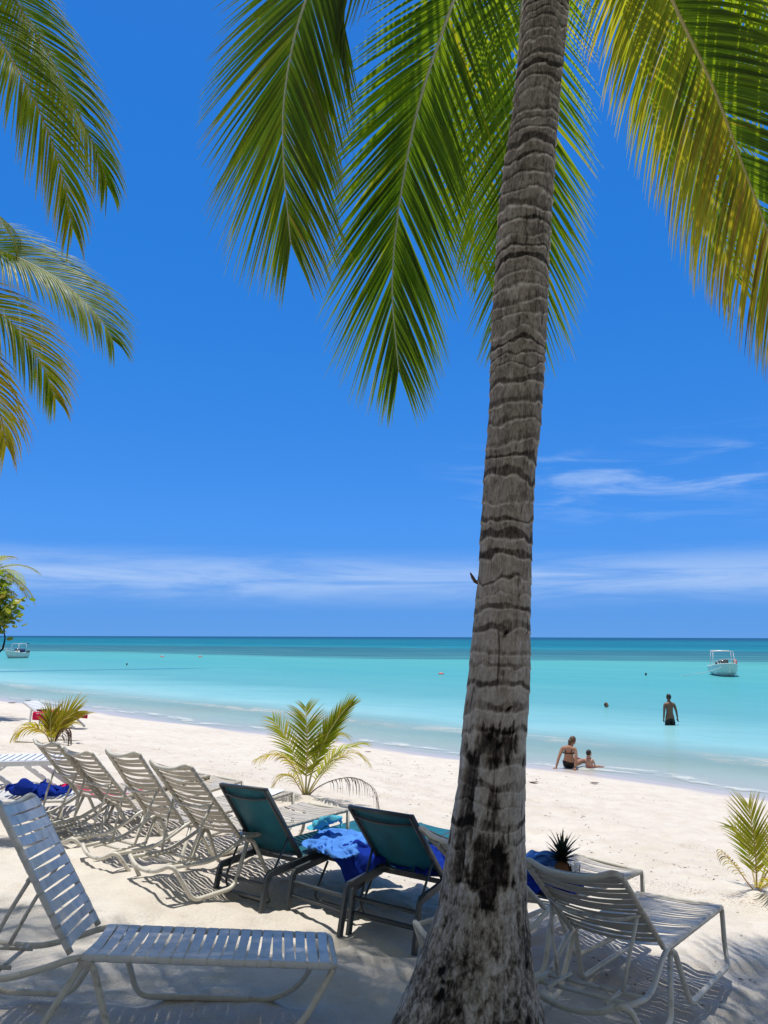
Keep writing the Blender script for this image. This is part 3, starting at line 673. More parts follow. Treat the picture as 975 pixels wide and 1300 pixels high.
crown_fronds(fp, fc-fbv, [(80, 50, 1), (100, 25, 1), (65, 15, 1), (90, 0, .9), (120, 40, .9), (160, 40, 1), (200, 40, 1), (250, 40, 1), (300, 40, 1), (20, 45, 1), (340, 60, .9), (110, 70, .8)], .5, 1.9, 42, n=34, tint=(.2, .55))

# ------------------------------------------------------------------ young palms in the sand
def young(name_label, org, Y0, fr, px0, stem=None):
    t = thing('young_palm', name_label, 'young palm', org, group='young palms planted in the sand')
    for i, (pts, kw) in enumerate(fr):
        P = [at(a, b, Y0+dy)-org for a, b, dy in pts]; P[0] = Vector((P[0].x*.4, P[0].y*.4, -.04))
        frond(t, P, seed=px0*10+i, **kw)
    return t
dead = dict(tint=(.95, 1.05), midrib_tint=1.0, wilt=.5, tipx=0, width=.016)
y1 = YP1.y
young('young coconut palm planted behind the teal loungers, one dead brown frond trailing on its right', YP1, y1, [
    ([(387, 1016, 0), (389, 980, -.02), (390, 945, -.05), (389, 915, -.02), (388, 897, .05)], dict(length=.41, n=36, t0=.22, tint=(.32, .48), th=(58, 32), droop=.05, thick=.016, width=.032, up=(0, 1, .2), midrib_tint=.45)),
    ([(388, 1016, 0), (398, 975, 0), (415, 935, 0), (432, 908, 0), (446, 893, 0)], dict(length=.36, n=36, t0=.3, tint=(.26, .42), th=(36, 10), droop=.02, thick=.014, width=.03, up=(0, 1, .2), midrib_tint=.3)),
    ([(386, 1016, 0), (378, 985, -.1), (366, 965, -.2), (348, 957, -.25), (325, 964, -.28)], dict(length=.26, n=24, t0=.3, tint=(.45, .75), th=(60, 25), droop=.3, thick=.012, width=.022, midrib_tint=.6)),
    ([(388, 1016, 0), (404, 985, -.1), (425, 958, -.15), (445, 948, -.2), (462, 944, -.25)], dict(length=.34, n=28, t0=.25, tint=(.28, .46), th=(58, 24), droop=.12, thick=.013, width=.03, midrib_tint=.4)),
    ([(389, 1016, 0), (408, 985, .15), (430, 962, .3), (450, 956, .4), (467, 968, .5)], dict(length=.30, n=24, t0=.3, tint=(.4, .7), th=(58, 24), droop=.22, thick=.012, width=.022, midrib_tint=.5)),
    ([(388, 1016, 0), (380, 978, .2), (365, 940, .35), (352, 920, .45), (346, 912, .5)], dict(length=.36, n=26, t0=.25, tint=(.25, .45), th=(55, 25), droop=.08, thick=.013, width=.03, midrib_tint=.4)),
    ([(388, 1016, 0), (398, 970, .3), (412, 940, .5), (428, 930, .7), (440, 935, .8)], dict(length=.34, n=24, t0=.25, tint=(.3, .6), th=(55, 25), droop=.12, thick=.013, width=.024, midrib_tint=.5)),
    ([(387, 1016, 0), (380, 1000, -.15), (370, 985, -.3), (358, 985, -.4), (345, 1000, -.45)], dict(length=.26, n=18, t0=.3, tint=(.4, .7), th=(55, 25), droop=.3, thick=.010, width=.02, midrib_tint=.6)),
    ([(390, 1016, 0), (403, 1000, -.1), (425, 990, -.2), (450, 988, -.3), (472, 1000, -.38), (481, 1024, -.4)], dict(length=.34, n=22, t0=.3, th=(40, 25), droop=.5, thick=.010, label='dead brown frond', **dead))], 1)
y2 = YP2.y
young('young palm with yellow green fronds at the right edge beside the beige lounger', YP2, y2, [
    ([(961, 1136, 0), (960, 1105, -.03), (958, 1072, -.06), (954, 1045, -.05), (950, 1022, 0)], dict(length=.36, n=26, t0=.2, tint=(.40, .54), th=(50, 22), droop=.03, thick=.011, width=.024, up=(0, 1, .2), midrib_tint=.6)),
    ([(959, 1136, 0), (950, 1122, -.05), (938, 1105, -.1), (926, 1090, -.14), (915, 1079, -.16)], dict(length=.15, n=10, t0=.4, tint=(.5, .8), th=(60, 30), droop=.5, thick=.009, width=.018, midrib_tint=.7)),
    ([(963, 1136, 0), (972, 1100, .05), (985, 1065, .08), (1000, 1040, .1), (1018, 1025, .1)], dict(length=.34, n=26, t0=.25, tint=(.34, .52), th=(52, 25), droop=.08, thick=.011, width=.024, midrib_tint=.5)),
    ([(962, 1136, 0), (975, 1105, -.15), (992, 1080, -.25), (1012, 1068, -.3), (1035, 1070, -.35)], dict(length=.32, n=20, t0=.25, tint=(.25, .5), th=(55, 25), droop=.15, thick=.011, width=.022, midrib_tint=.5)),
    ([(961, 1136, 0), (955, 1105, .15), (948, 1075, .25), (938, 1055, .35), (928, 1048, .4)], dict(length=.26, n=18, t0=.3, tint=(.25, .45), th=(50, 24), droop=.08, thick=.010, width=.02, midrib_tint=.5)),
    ([(962, 1136, 0), (970, 1125, -.2), (985, 1115, -.4), (1000, 1118, -.5)], dict(length=.26, n=16, t0=.25, tint=(.45, .8), th=(55, 25), droop=.25, thick=.010, width=.02, midrib_tint=.6))], 2)
y3 = YP3.y
young('small yellow palm standing in the sand before the red draped lounger', YP3, y3, [
    ([(66, 943, 0), (70, 930, 0), (78, 917, 0), (87, 909, 0), (96, 904, 0)], dict(length=.62, n=22, t0=.15, tint=(.5, .62), th=(42, 14), droop=.05, thick=.02, width=.05, up=(0, 1, .2), midrib_tint=.4)),
    ([(66, 943, 0), (64, 928, -.1), (64, 914, -.1), (66, 905, -.1)], dict(length=.45, n=20, t0=.2, tint=(.45, .6), th=(45, 20), droop=.05, thick=.02, width=.045, up=(0, 1, .2), midrib_tint=.4)),
    ([(65, 943, 0), (58, 932, -.2), (48, 925, -.3), (36, 923, -.4), (22, 932, -.5)], dict(length=.5, n=22, t0=.3, tint=(.5, .72), th=(58, 25), droop=.35, thick=.018, width=.035, midrib_tint=.6)),
    ([(67, 943, 0), (74, 928, .3), (80, 920, .6), (90, 918, .9)], dict(length=.5, n=18, t0=.3, tint=(.35, .6), th=(55, 25), droop=.15, thick=.018, width=.04, midrib_tint=.5)),
    ([(68, 943, 0), (75, 934, -.2), (82, 925, -.3), (87, 930, -.35), (88, 940, -.4)], dict(length=.38, n=14, t0=.3, th=(45, 25), droop=.5, thick=.015, label='dead brown frond', tint=(.95, 1.05), midrib_tint=1.0, wilt=.5, tipx=0, width=.03))], 3)

# ------------------------------------------------------------------ strap loungers
def strap_panel(mb, p0, p1, W, n, wd, sag, seed, rad=.016, wrap=True):
    """straps across two rails; p0->p1 runs along the rails in the x-z plane"""
    r = random.Random(seed); p0, p1 = Vector(p0), Vector(p1); L_ = (p1-p0).length; dx = (p1-p0)/L_; nv = Vector((-dx.z, 0, dx.x))
    if nv.z < 0: nv = -nv
    ns = 14
    for i in range(n):
        c = (i+.5)/n*L_; h = wd/2*r.uniform(.95, 1.03); sg = sag*r.uniform(.75, 1.3); tw = r.uniform(-.004, .004); sk = r.uniform(-.006, .006)
        prof = [(-W/2+rad*.4, -rad*.9), (-W/2-rad*.7, -rad*.75), (-W/2-rad*1.12, 0), (-W/2-rad*.7, rad*.9)]
        prof += [(-W/2+W*k/ns, rad*1.15-sg*math.sin(math.pi*k/ns)**.8) for k in range(ns+1)]
        prof += [(W/2+rad*.7, rad*.9), (W/2+rad*1.12, 0), (W/2+rad*.7, -rad*.75), (W/2-rad*.4, -rad*.9)]
        v = []
        for (y, z) in prof:
            o = p0+dx*(c+sk*y/W*2)+Vector((0, y, 0)); q = abs(y)/(W/2)
            nar = h*(1-.10*max(0, 1-q*1.2))
            nz = nv*(z); tz = nv*tw*math.sin(y*9)
            v += [o+nz-dx*nar+tz, o+nz+dx*nar-tz, o+nz+dx*nar-tz-nv*.003, o+nz-dx*nar+tz-nv*.003]
        m_ = len(prof); V4 = []; f = []
        for j in range(4):
            o_ = len(V4)
            for k in range(m_): V4 += [v[k*4+j], v[k*4+(j+1) % 4]]
            f += [(o_+2*k, o_+2*k+1, o_+2*k+3, o_+2*k+2) for k in range(m_-1)]
        mb.add(V4, f)
def strap_lounger(label, loc, rot, ba, strap='strap', frame='frame', seed=0, Ls=1.3, Lb=.82, W=.6, hs=.36, group='cream strap sun loungers', ns=22, nb=14, bz=.30, fl=0.0, sag=.03, wd_s=.80, wd_b=.74):
    t = thing('sun_lounger', label, 'sun lounger', loc, rot, group)
    fr = M[frame]; h = W/2; r_ = .0165; ca, sa = math.cos(ba), math.sin(ba)
    m = MB()
    path = [(-.66, h-.03, bz-.02), (-.30, h, bz-.05), (-.10, h, max(.31, bz)), (.03, h, hs), (Ls-.02, h, hs), (Ls, h-.03, hs-.005), (Ls, -h+.03, hs-.005), (Ls-.02, -h, hs), (.03, -h, hs), (-.10, -h, max(.31, bz)), (-.30, -h, bz-.05), (-.66, -h+.03, bz-.02)]
    tube(m, fillet(path, .09), r_, 9); m.build('seat_frame', fr, t)
    m = MB(); g0 = .015
    path = [(.07, h+.005, hs-.02), (-.10, h+.04, g0), (-.50, h+.045, g0), (-.665, h+.005, bz+.01), (-.70, h-.14, bz-.055), (-.70, 0, bz-.075), (-.70, -h+.14, bz-.055), (-.665, -h-.005, bz+.01), (-.50, -h-.045, g0), (-.10, -h-.04, g0), (.07, -h-.005, hs-.02)]
    tube(m, fillet(path, .07), r_*1.05, 9); m.build('rear_leg', fr, t)
    for s in (-1, 1):
        m = MB(); path = [(.05, s*(h+.01), hs-.02), (.12, s*(h+.015), hs-.03), (.26, s*(h+.045), g0), (Ls-.13-fl, s*(h+.045), g0), (Ls-.03-fl*.7, s*(h+.005), .10), (Ls-.01, s*(h), hs-.015)]
        tube(m, fillet(path, .07), r_*1.05, 9); m.build('front_leg', fr, t)
    m = MB(); B = lambda k, y, d=0: (-ca*Lb*k+sa*d*-1, y, hs+.012+sa*Lb*k-ca*d)
    path = [B(0, h-.012), B(.97, h-.012), B(1.0, h-.05, .004), B(.985, h*.45, .045), B(.98, 0, .052), B(.985, -h*.45, .045), B(1.0, -h+.05, .004), B(.97, -h+.012), B(0, -h+.012)]
    tube(m, fillet(path, .05), r_, 9); bf = m.build('back_frame', fr, t)
    m = MB()
    for x in (-.36, -.50): tube(m, [(x, h-.01, bz-.045), (x, -h+.01, bz-.045)], .012, 7)
    for s in (-1, 1): tube(m, [(-.30, s*.17, bz-.028), (-.62, s*.17, bz-.026)], .011, 7)
    m.build('base_crossbar', fr, t)
    if ba > .1:
        m = MB(); k = .50; foot = (-.43, bz-.015); pv = [B(k, h-.02, .02), B(k, h*.55, .075), B(k, -h*.55, .075), B(k, -h+.02, .02)]
        tube(m, fillet(pv, .06), .011, 7)
        for s in (-1, 1): tube(m, fillet([B(k, s*(h-.035), .022), (B(k, 0)[0]*.55+foot[0]*.45-.03, s*.235, B(k, 0)[2]*.5+foot[1]*.5), (foot[0], s*.19, foot[1])], .08), .011, 7)
        m.build('back_support', fr, t)
    m = MB(); strap_panel(m, (.05, 0, hs), (Ls-.02, 0, hs), W, ns, (Ls-.07)/ns*wd_s, sag*.8, seed+1); m.build('seat_strapping', M[strap], t)
    m = MB(); strap_panel(m, B(.03, 0), B(.97, 0), W-.024, nb, Lb*.94/nb*wd_b, sag, seed+2); m.build('back_strapping', M[strap], t)
    return t
GR = 'cream strap sun loungers'
def lz(x, y, d=0): return float(gz_smooth(x, y))+d
near = strap_lounger('white strap lounger in the shade nearest the camera, its seat end pointing right', (-1.581, 4.256, .045), (R(-6.8), R(4.2), R(6.5)), R(54.4), 'strap_w', 'frame', 1, fl=.17, ns=20, nb=13, sag=.018, wd_s=.86, wd_b=.88)
rows_ = [('farthest beige strap lounger of the raised back row, next to the dark blue towel', (-3.094, 8.51, -.088), (R(-1.2), R(-4.9), R(45.6)), R(55.2), 11),
         ('second beige strap lounger of the row, overlapping the farthest one', (-2.645, 8.221, -.123), (R(-1), R(-5.7), R(47.7)), R(55.4), 12),
         ('third beige strap lounger of the row, between two others with a gap showing red', (-1.989, 7.466, -.078), (R(-2.9), R(-4.4), R(47.4)), R(59), 13),
         ('beige strap lounger at the end of the row, right beside the teal sling lounger', (-1.395, 6.873, -.05), (R(-1.8), R(-1), R(49.1)), R(51.9), 14),
         ('beige strap lounger half hidden behind the palm trunk, holding the pineapple', (.90, 5.73, -.20), (0, 0, R(43)), R(40), 15),
         ('cream strap lounger right of the palm trunk, its back reclined low', (1.432, 5.025, -.217), (R(-2), R(4.2), R(52.9)), R(38), 16)]
LG = [strap_lounger(a, b, c, d, seed=s, bz=.24 if s == 16 else .30, wd_s=.90 if s == 16 else .80, wd_b=.82 if s == 16 else .74) for a, b, c, d, s in rows_]
l0 = strap_lounger('white strap lounger lying flat at the left edge under the dark blue towel', (-4.83, 8.92, -.17), (0, 0, R(6)), R(2), 'strap_w', 'frame', 17)

# ------------------------------------------------------------------ teal sling loungers
def sling(mb, p0, p1, W, sag, th=.004):
    p0, p1 = Vector(p0), Vector(p1); nu, nv_ = 14, 14; d = p1-p0; nn_ = Vector((-d.z, 0, d.x)).normalized()
    if nn_.z < 0: nn_ = -nn_
    v, f = [], []
    for sgn in (0, 1):
        for i in range(nu+1):
            for j in range(nv_+1):
                u, w = i/nu, j/nv_
                v.append(p0+d*u+Vector((0, (w-.5)*W, 0))-nn_*(sag*math.sin(math.pi*w)*(.4+.6*math.sin(math.pi*u))+sgn*th))
    o = (nu+1)*(nv_+1)
    for i in range(nu):
        for j in range(nv_):
            a = i*(nv_+1)+j; q = (a, a+nv_+1, a+nv_+2, a+1); f.append(q); f.append(tuple(x+o for x in q[::-1]))
    mb.add(v, f)
def teal_lounger(label, loc, rot, ba, W=.58, Ls=1.3, Lb=.70, hs=.33):
    t = thing('sun_lounger', label, 'sun lounger', loc, rot, 'teal sling sun loungers'); D = M['dark']; h = W/2; ca, sa = math.cos(ba), math.sin(ba)
    m = MB()
    for s in (-1, 1): tube(m, [(-.36, s*h, hs-.055), (-.05, s*h, hs-.03), (.06, s*h, hs-.02), (Ls, s*h, hs-.02)], 1, sq=(.028, .05))
    for x in (.0, Ls-.015): tube(m, [(x, h-.014, hs-.03), (x, -h+.014, hs-.03)], 1, sq=(.026, .03))
    m.build('seat_frame', D, t, smooth=False)
    for s in (-1, 1):
        m = MB(); tube(m, fillet([(-.46, s*(h+.004), 0-.06), (-.375, s*(h+.004), hs-.06), (-.30, s*(h+.004), hs-.048)], .03), 1, sq=(.030, .040)); m.build('rear_leg', D, t, smooth=False)
        m = MB(); tube(m, [(Ls-.02, s*(h+.002), -.08), (Ls-.12, s*(h+.002), hs-.04)], 1, sq=(.034, .046)); m.build('front_leg', D, t, smooth=False)
    m = MB()
    for x, z, w_, h_ in ((-.405, .10, .03, .018), (-.388, .20, .03, .018), (.55, hs-.05, .02, .02)):
        m = MB(); tube(m, [(x, h-.012, z), (x, -h+.012, z)], 1, sq=(w_, h_)); m.build('base_crossbar', D, t, smooth=False)
    B = lambda k, y, d=0: (-ca*Lb*k-sa*d, y, hs+sa*Lb*k-ca*d)
    m = MB()
    for s in (-1, 1): tube(m, [B(0, s*(h-.012)), B(1, s*(h-.012))], 1, sq=(.026, .04), up=(0, 0, 1))
    tube(m, [B(1, h+.001), B(1, -h-.001)], 1, sq=(.03, .022)); tube(m, fillet([B(.88, h-.02, .01), B(.86, h*.4, .03), B(.86, -h*.4, .03), B(.88, -h+.02, .01)], .1), .010, 7); tube(m, fillet([B(.06, h-.02, .01), B(.06, h*.4, .035), B(.06, -h*.4, .035), B(.06, -h+.02, .01)], .1), .010, 7)
    m.build('back_frame', D, t)
    if .2 < ba < 2.2:
        m = MB(); k = .32; tube(m, fillet([B(k, h-.01, .02), (-.36, h-.035, .16), (-.30, h-.04, .04), (-.30, -h+.04, .04), (-.36, -h+.035, .16), B(k, -h+.01, .02)], .06), .010, 7); m.build('back_support', D, t)
    else:
        m = MB(); tube(m, fillet([(-.02, h-.03, hs-.05), (-.20, h-.04, .03), (-.20, -h+.04, .03), (-.02, -h+.03, hs-.05)], .06), .010, 7); m.build('back_support', D, t)
    m = MB(); sling(m, (.01, 0, hs+.008), (Ls-.02, 0, hs+.008), W-.03, .035); m.build('seat_sling', M['sling'], t)
    m = MB(); sling(m, B(.02, 0, -.012), B(.99, 0, -.012), W-.052, .03); m.build('back_sling', M['sling'], t)
    return t
T1 = teal_lounger('teal sling lounger with dark frame and raised back, left of the blue towels', (-.885, 6.86, -.165), (R(-2.5), 0, R(50)), R(56.7))
T1b = teal_lounger('teal lounger with its back folded flat under the blue towels', (-.247, 6.635, -.158), (R(-.5), R(-.9), R(49.5)), R(176))
T2 = teal_lounger('teal sling lounger with raised back standing against the palm trunk', (.242, 6.40, -.18), (0, R(-2), R(55.4)), R(51.5))

# ------------------------------------------------------------------ white resin loungers on the sand
def resin_lounger(label, loc, rot, ba, Ls=1.2, Lb=.7, W=.62, hs=.34):
    t = thing('sun_lounger', label, 'sun lounger', loc, rot, 'white resin sun loungers'); D = M['resin']; h = W/2; ca, sa = math.cos(ba), math.sin(ba)
    m = MB()
    for s in (-1, 1): tube(m, [(-.02, s*h, hs), (Ls, s*h, hs)], 1, sq=(.04, .06))
    for x in (.0, Ls-.02): tube(m, [(x, h-.02, hs-.005), (x, -h+.02, hs-.005)], 1, sq=(.04, .04))
    m.build('seat_frame', D, t, smooth=False)
    m = MB(); k = 12
    for i in range(k): box(m, (.08+(Ls-.14)*(i+.5)/k, 0, hs+.026), ((Ls-.14)/k*.72, W-.05, .016))
    m.build('seat_slats', D, t, smooth=False)
    B = lambda q, y, d=0: (-ca*Lb*q, y, hs+sa*Lb*q)
    m = MB()
    for s in (-1, 1): tube(m, [B(0, s*(h-.045)), B(1, s*(h-.045))], 1, sq=(.036, .045))
    tube(m, [B(1, h-.028), B(1, -h+.028)], 1, sq=(.04, .036)); rot_ = Matrix.Rotation(ba, 3, 'Y')
    for i in range(8):
        c = Vector(B((i+.6)/8.4, 0))+rot_@Vector((0, 0, .03)); box(m, c, (Lb/8*.7, W-.10, .014), rot_)
    m.build('backrest', D, t, smooth=False)
    for x0, x1 in ((-.05, .42), (.42, -.05), (Ls-.5, Ls-.05)):
        for s in (-1, 1):
            m = MB(); off = .018 if x0 > x1 else -.018
            tube(m, [(x0, s*(h-.06+off), hs-.035), (x1, s*(h-.06+off), -.02)], 1, sq=(.03, .05)); m.build('leg', D, t, smooth=False)
    if ba > .3:
        for s in (-1, 1): m = MB(); tube(m, [B(.55, s*(h-.10)), (-.32, s*(h-.10), -.02)], 1, sq=(.028, .045)); m.build('back_support', D, t, smooth=False)
    return t
p = ground_hit(50, 1003); resin_lounger('white resin slatted lounger with crossed legs lying flat at the left edge', (p.x-.95, p.y+.15, p.z), (0, 0, R(10)), R(3))
p = ground_hit(56, 921); RED = resin_lounger('white resin lounger far up the beach draped in red', (p.x, p.y, p.z), (0, 0, R(-14)), R(30), Lb=.6); RED_P = p

# ------------------------------------------------------------------ towels and cloths
CLOTHS = []
def cloth(name, label, cat, c, rot, sx, sy, h, mat, seed, box_=None, off=(0, 0), lift=.10, spin=0.0, group=None, res=.021):
    """a real towel: a loosely crumpled sheet that is let fall on its support below (the fall is worked out in drop_cloths)"""
    nu, nv_ = max(12, int(sx/res)), max(12, int(sy/res))
    u, v = np.meshgrid(np.linspace(-.5, .5, nu), np.linspace(-.5, .5, nv_), indexing='ij')
    k = h; f1 = fbm(u*2.6*sx/.6+seed, v*2.6*sy/.6, 0, 3, seed); f2 = fbm(u*2.4+9, v*2.4+seed, 3, 2, seed+1); f3 = fbm(u*2.4, v*2.4+seed, 8, 2, seed+2)
    sq_ = 1-min(.45, h*1.6)
    X = u*sx*sq_+f2*h*.7; Y = v*sy*sq_+f3*h*.7; Z = lift+h*.9*(f1+1)+.02
    ca, sa = math.cos(spin), math.sin(spin); X, Y = X*ca-Y*sa+off[0], X*sa+Y*ca+off[1]
    o = grid_obj(name, np.stack([X.ravel(), Y.ravel(), Z.ravel()], 1), nu, nv_, M[mat])
    CLOTHS.append((o, c, rot, box_ or (3, 3), seed)); return tag(o, label, cat, group)
def drop_cloths(frames_=46):
    cols_ = []
    for i, (o, c, rot, bx, seed) in enumerate(CLOTHS):
        o.location = (500+6*i, 500, 0)
        m = MB(); box(m, (0, 0, -.15), (bx[0], bx[1], .30)); q = m.build('rest', M['sand'], smooth=False); q.location = o.location
        cm = q.modifiers.new('c', 'COLLISION'); q.collision.thickness_outer = .006; q.collision.cloth_friction = 18; q.collision.damping = .6; cols_.append(q)
        cl = o.modifiers.new('cloth', 'CLOTH'); st_ = cl.settings; st_.quality = 6; st_.mass = .35; st_.tension_stiffness = 14; st_.compression_stiffness = 12; st_.shear_stiffness = 4; st_.bending_stiffness = .9; st_.air_damping = 2.5
        cs = cl.collision_settings; cs.collision_quality = 3; cs.distance_min = .006; cs.use_self_collision = True; cs.self_distance_min = .007
        cl.point_cache.frame_start = 1; cl.point_cache.frame_end = frames_+2
    for f in range(1, frames_+1): SC.frame_set(f)
    dg = bpy.context.evaluated_depsgraph_get()
    new = [bpy.data.meshes.new_from_object(o.evaluated_get(dg)) for (o, *_r) in CLOTHS]
    for (o, c, rot, bx, seed), nm in zip(CLOTHS, new):
        o.modifiers.clear(); old = o.data; o.data = nm; nm.name = old.name; bpy.data.meshes.remove(old)
        co_ = np.empty(len(nm.vertices)*3); nm.vertices.foreach_get('co', co_); co_ = co_.reshape(-1, 3)
        if bx[0] >= 3 and bx[1] >= 3: co_[:, :2] -= (co_[:, :2].min(0)+co_[:, :2].max(0))/2; co_[:, 2] -= co_[:, 2].min()-.004
        nm.vertices.foreach_set('co', co_.ravel()); nm.update()
        nm.polygons.foreach_set('use_smooth', [True]*len(nm.polygons))
        sd = o.modifiers.new('thick', 'SOLIDIFY'); sd.thickness = .007; sd.offset = 1
        sb = o.modifiers.new('soft', 'SUBSURF'); sb.levels = sb.render_levels = 1
        o.location = c; o.rotation_euler = rot
    for q in cols_: bpy.data.objects.remove(q)
    SC.frame_set(1)
def on(l, x, y, z):   # a point in a lounger's own space
    return Matrix.LocRotScale(l.location, l.rotation_euler, None) @ Vector((x, y, z))
def rt(l, a=0): q = l.rotation_euler; return (q.x, q.y, q.z+a)
Z_ = Vector((0, 0, 1))
cloth('towel', 'turquoise towel spread flat on the folded teal lounger', 'towel', on(T1b, .45, .0, .362), rt(T1b), .92, .60, .03, 't_turq', 3, (1.0, .60))
cloth('towel', 'light blue towel heaped on top of the turquoise one', 'towel', at_z(432, 1072, .222), rt(T1b, .3), 1.10, .85, .11, 't_blue', 8)
cloth('towel', 'crumpled royal blue towel heaped on the seat nearest the middle teal back', 'towel', on(T1b, .50, 0, .374), rt(T1b), .66, .54, .13, 't_royal', 14, (1.0, .60), (-.34, -.06), spin=.25)
cloth('towel', 'royal blue towel under the raised teal back by the trunk', 'towel', on(T2, .22, -.05, .345), rt(T2, .3), .95, .75, .14, 't_royal', 21)
cloth('towel', 'bright blue towel left of the pineapple behind the trunk', 'towel', at_z(684, 1106, .19), rt(LG[4], .2), 1.0, .70, .20, 't_blue', 24)
cloth('towel', 'royal blue towel on the half hidden lounger, right at the trunk edge', 'towel', on(LG[4], .20, -.02, .38), rt(LG[4]), .60, .80, .10, 't_royal', 27, (3, .62))
cloth('towel', 'dark blue towel lying in a heap on the flat white lounger', 'towel', on(l0, .95, -.02, .382), rt(l0, .1), 1.25, .80, .22, 't_royal', 33)
cloth('towel', 'aqua patterned cloth bunched at the foot of the last beige lounger', 'cloth', at_z(413, 1052, .30), rt(LG[3], .4), .60, .42, .12, 't_aqua', 41)
cloth('towel', 'folded white towel on the foot of the third beige lounger', 'towel', on(LG[2], 1.06, -.10, .375), rt(LG[2], .2), .36, .32, .03, 't_white', 44)
p = ground_hit(120, 1003); cloth('towel', 'red towel spread on the sand behind the beige loungers', 'towel', (p.x, p.y, p.z+.0), (0, R(4), R(-8)), 1.35, .80, .14, 't_red', 52, res=.03)
cloth('towel', 'red towel draped over the far white lounger', 'towel', on(RED, .50, 0, .378), rt(RED), 1.40, 1.10, .05, 't_red', 55, (1.3, .62), res=.03)
cloth('towel', 'brown cloth hanging over the raised back of the far lounger', 'cloth', on(RED, -.06, -.12, .42), rt(RED), .55, .50, .12, 't_brown', 58, (.5, .30), res=.03)
drop_cloths()

# ------------------------------------------------------------------ pineapple and cup
pb_ = on(LG[4], .50, -.10, .375); pn = thing('pineapple', 'pineapple with spiky green crown standing upright on the lounger seat', 'pineapple', pb_)
m = MB()
def scale_fn(p): a = math.atan2(p.y, p.x); b = math.acos(max(-1, min(1, p.z))); return 1+.055*abs(math.sin(a*6+b*9)*math.sin(a*6-b*9))
ellipsoid(m, (0, 0, .085), (.062, .062, .09), 48, 36, fn=scale_fn); m.build('fruit', M['shell'], pn)
m = MB(); r = random.Random(4)
for i in range(46):
    k = i/46; az = i*2.39996; e0 = R(2+74*k); d = Vector((math.cos(az)*math.cos(e0), math.sin(az)*math.cos(e0), math.sin(e0))); L_ = (.075+.13*k**.7)*r.uniform(.85, 1.15); q = Vector((0, 0, .165+.035*k))+Vector((d.x, d.y, 0))*.014; v = []
    for j in range(6):
        u = j/5; w = .016*(1-u**1.5)+.0006; wv = d.cross(Vector((0, 0, 1))); wv = wv.normalized() if wv.length > .05 else Vector((1, 0, 0)); nl = wv.cross(d).normalized()
        v += [q-wv*w+nl*w*.5, q, q+wv*w+nl*w*.5]; q = q+d*L_/5; d = (d+Vector((math.cos(az), math.sin(az), -.25))*.10*(1-k*.5)).normalized()
    f = []
    for j in range(5): o_ = j*3; f += [(o_, o_+1, o_+4, o_+3), (o_+1, o_+2, o_+5, o_+4)]
    m.add(v, f, [r.uniform(0, .15)]*len(v))
m.build('crown', M['pine_leaf'], pn)
def lathe(mb, prof, seg=20, c=(0, 0, 0)):
    v, f = [], []
    for (r_, z) in prof:
        for k in range(seg): a = 2*math.pi*k/seg; v.append((c[0]+r_*math.cos(a), c[1]+r_*math.sin(a), c[2]+z))
    for i in range(len(prof)-1):
        for k in range(seg): f.append((i*seg+k, i*seg+(k+1) % seg, (i+1)*seg+(k+1) % seg, (i+1)*seg+k))
    mb.add(v, f)
m = MB(); lathe(m, [(.001, .003), (.028, .003), (.038, .16), (.040, .162), (.040, .158), (.0365, .156), (.027, .006), (.001, .006)]); cu = m.build('cup', M['cup']); cu.location = on(LG[4], .53, -.19, .375); tag(cu, 'clear plastic cup beside the pineapple', 'cup')

# ------------------------------------------------------------------ people
def skin_mesh(name, joints, edges_, mat, parent=None, levels=2, root=0, extra=None):
    me = bpy.data.meshes.new(name); me.from_pydata([tuple(j[0]) for j in joints], edges_, [])
    o = bpy.data.objects.new(name, me); C.objects.link(o)
    md = o.modifiers.new('Skin', 'SKIN'); md.use_smooth_shade = True
    for i, j in enumerate(joints):
        rr = j[1]; sv = me.skin_vertices[0].data[i]; sv.radius = (rr, rr) if not isinstance(rr, tuple) else rr; sv.use_root = (i == root)
    sb = o.modifiers.new('Sub', 'SUBSURF'); sb.levels = levels; sb.render_levels = levels
    dg = bpy.context.evaluated_depsgraph_get(); ev = o.evaluated_get(dg); nm = bpy.data.meshes.new_from_object(ev)
    o.modifiers.clear(); o.data = nm; bpy.data.meshes.remove(me); nm.name = name
    if extra:
        bm = bmesh.new(); bm.from_mesh(nm); m2 = bpy.data.meshes.new('x'); m2.from_pydata(extra.v, [], extra.f); bm.from_mesh(m2); bm.to_mesh(nm); bm.free(); bpy.data.meshes.remove(m2)
    nm.materials.clear(); nm.materials.append(mat); nm.polygons.foreach_set('use_smooth', [True]*len(nm.polygons))
    if parent: o.parent = parent
    return o
def hand(mb, w, d, side_v, s=1.0, curl=.25):
    """palm and five fingers growing from wrist w along d; side_v points to the thumb"""
    d = d.normalized(); sv = (side_v-d*side_v.dot(d)).normalized(); nv = d.cross(sv)
    tube(mb, [w-d*.02*s, w+d*.03*s, w+d*.075*s, w+d*.09*s], [.02*s, .026*s, .034*s, .028*s], 8)
    for k, ln in enumerate((.068, .078, .074, .058)):
        q = w+d*.08*s+sv*(.027-.018*k)*s; dd = d.copy(); pts = [q]
        for j in range(3): dd = (dd+nv*curl*.6).normalized(); q = q+dd*ln*s/3; pts.append(q)
        tube(mb, pts, [.0095*s, .009*s, .008*s, .006*s], 6)
    q = w+d*.03*s+sv*.022*s; tube(mb, [q, q+(d*.5+sv)*.03*s, q+(d*1.2+sv*1.2)*.045*s], [.012*s, .011*s, .008*s], 6)
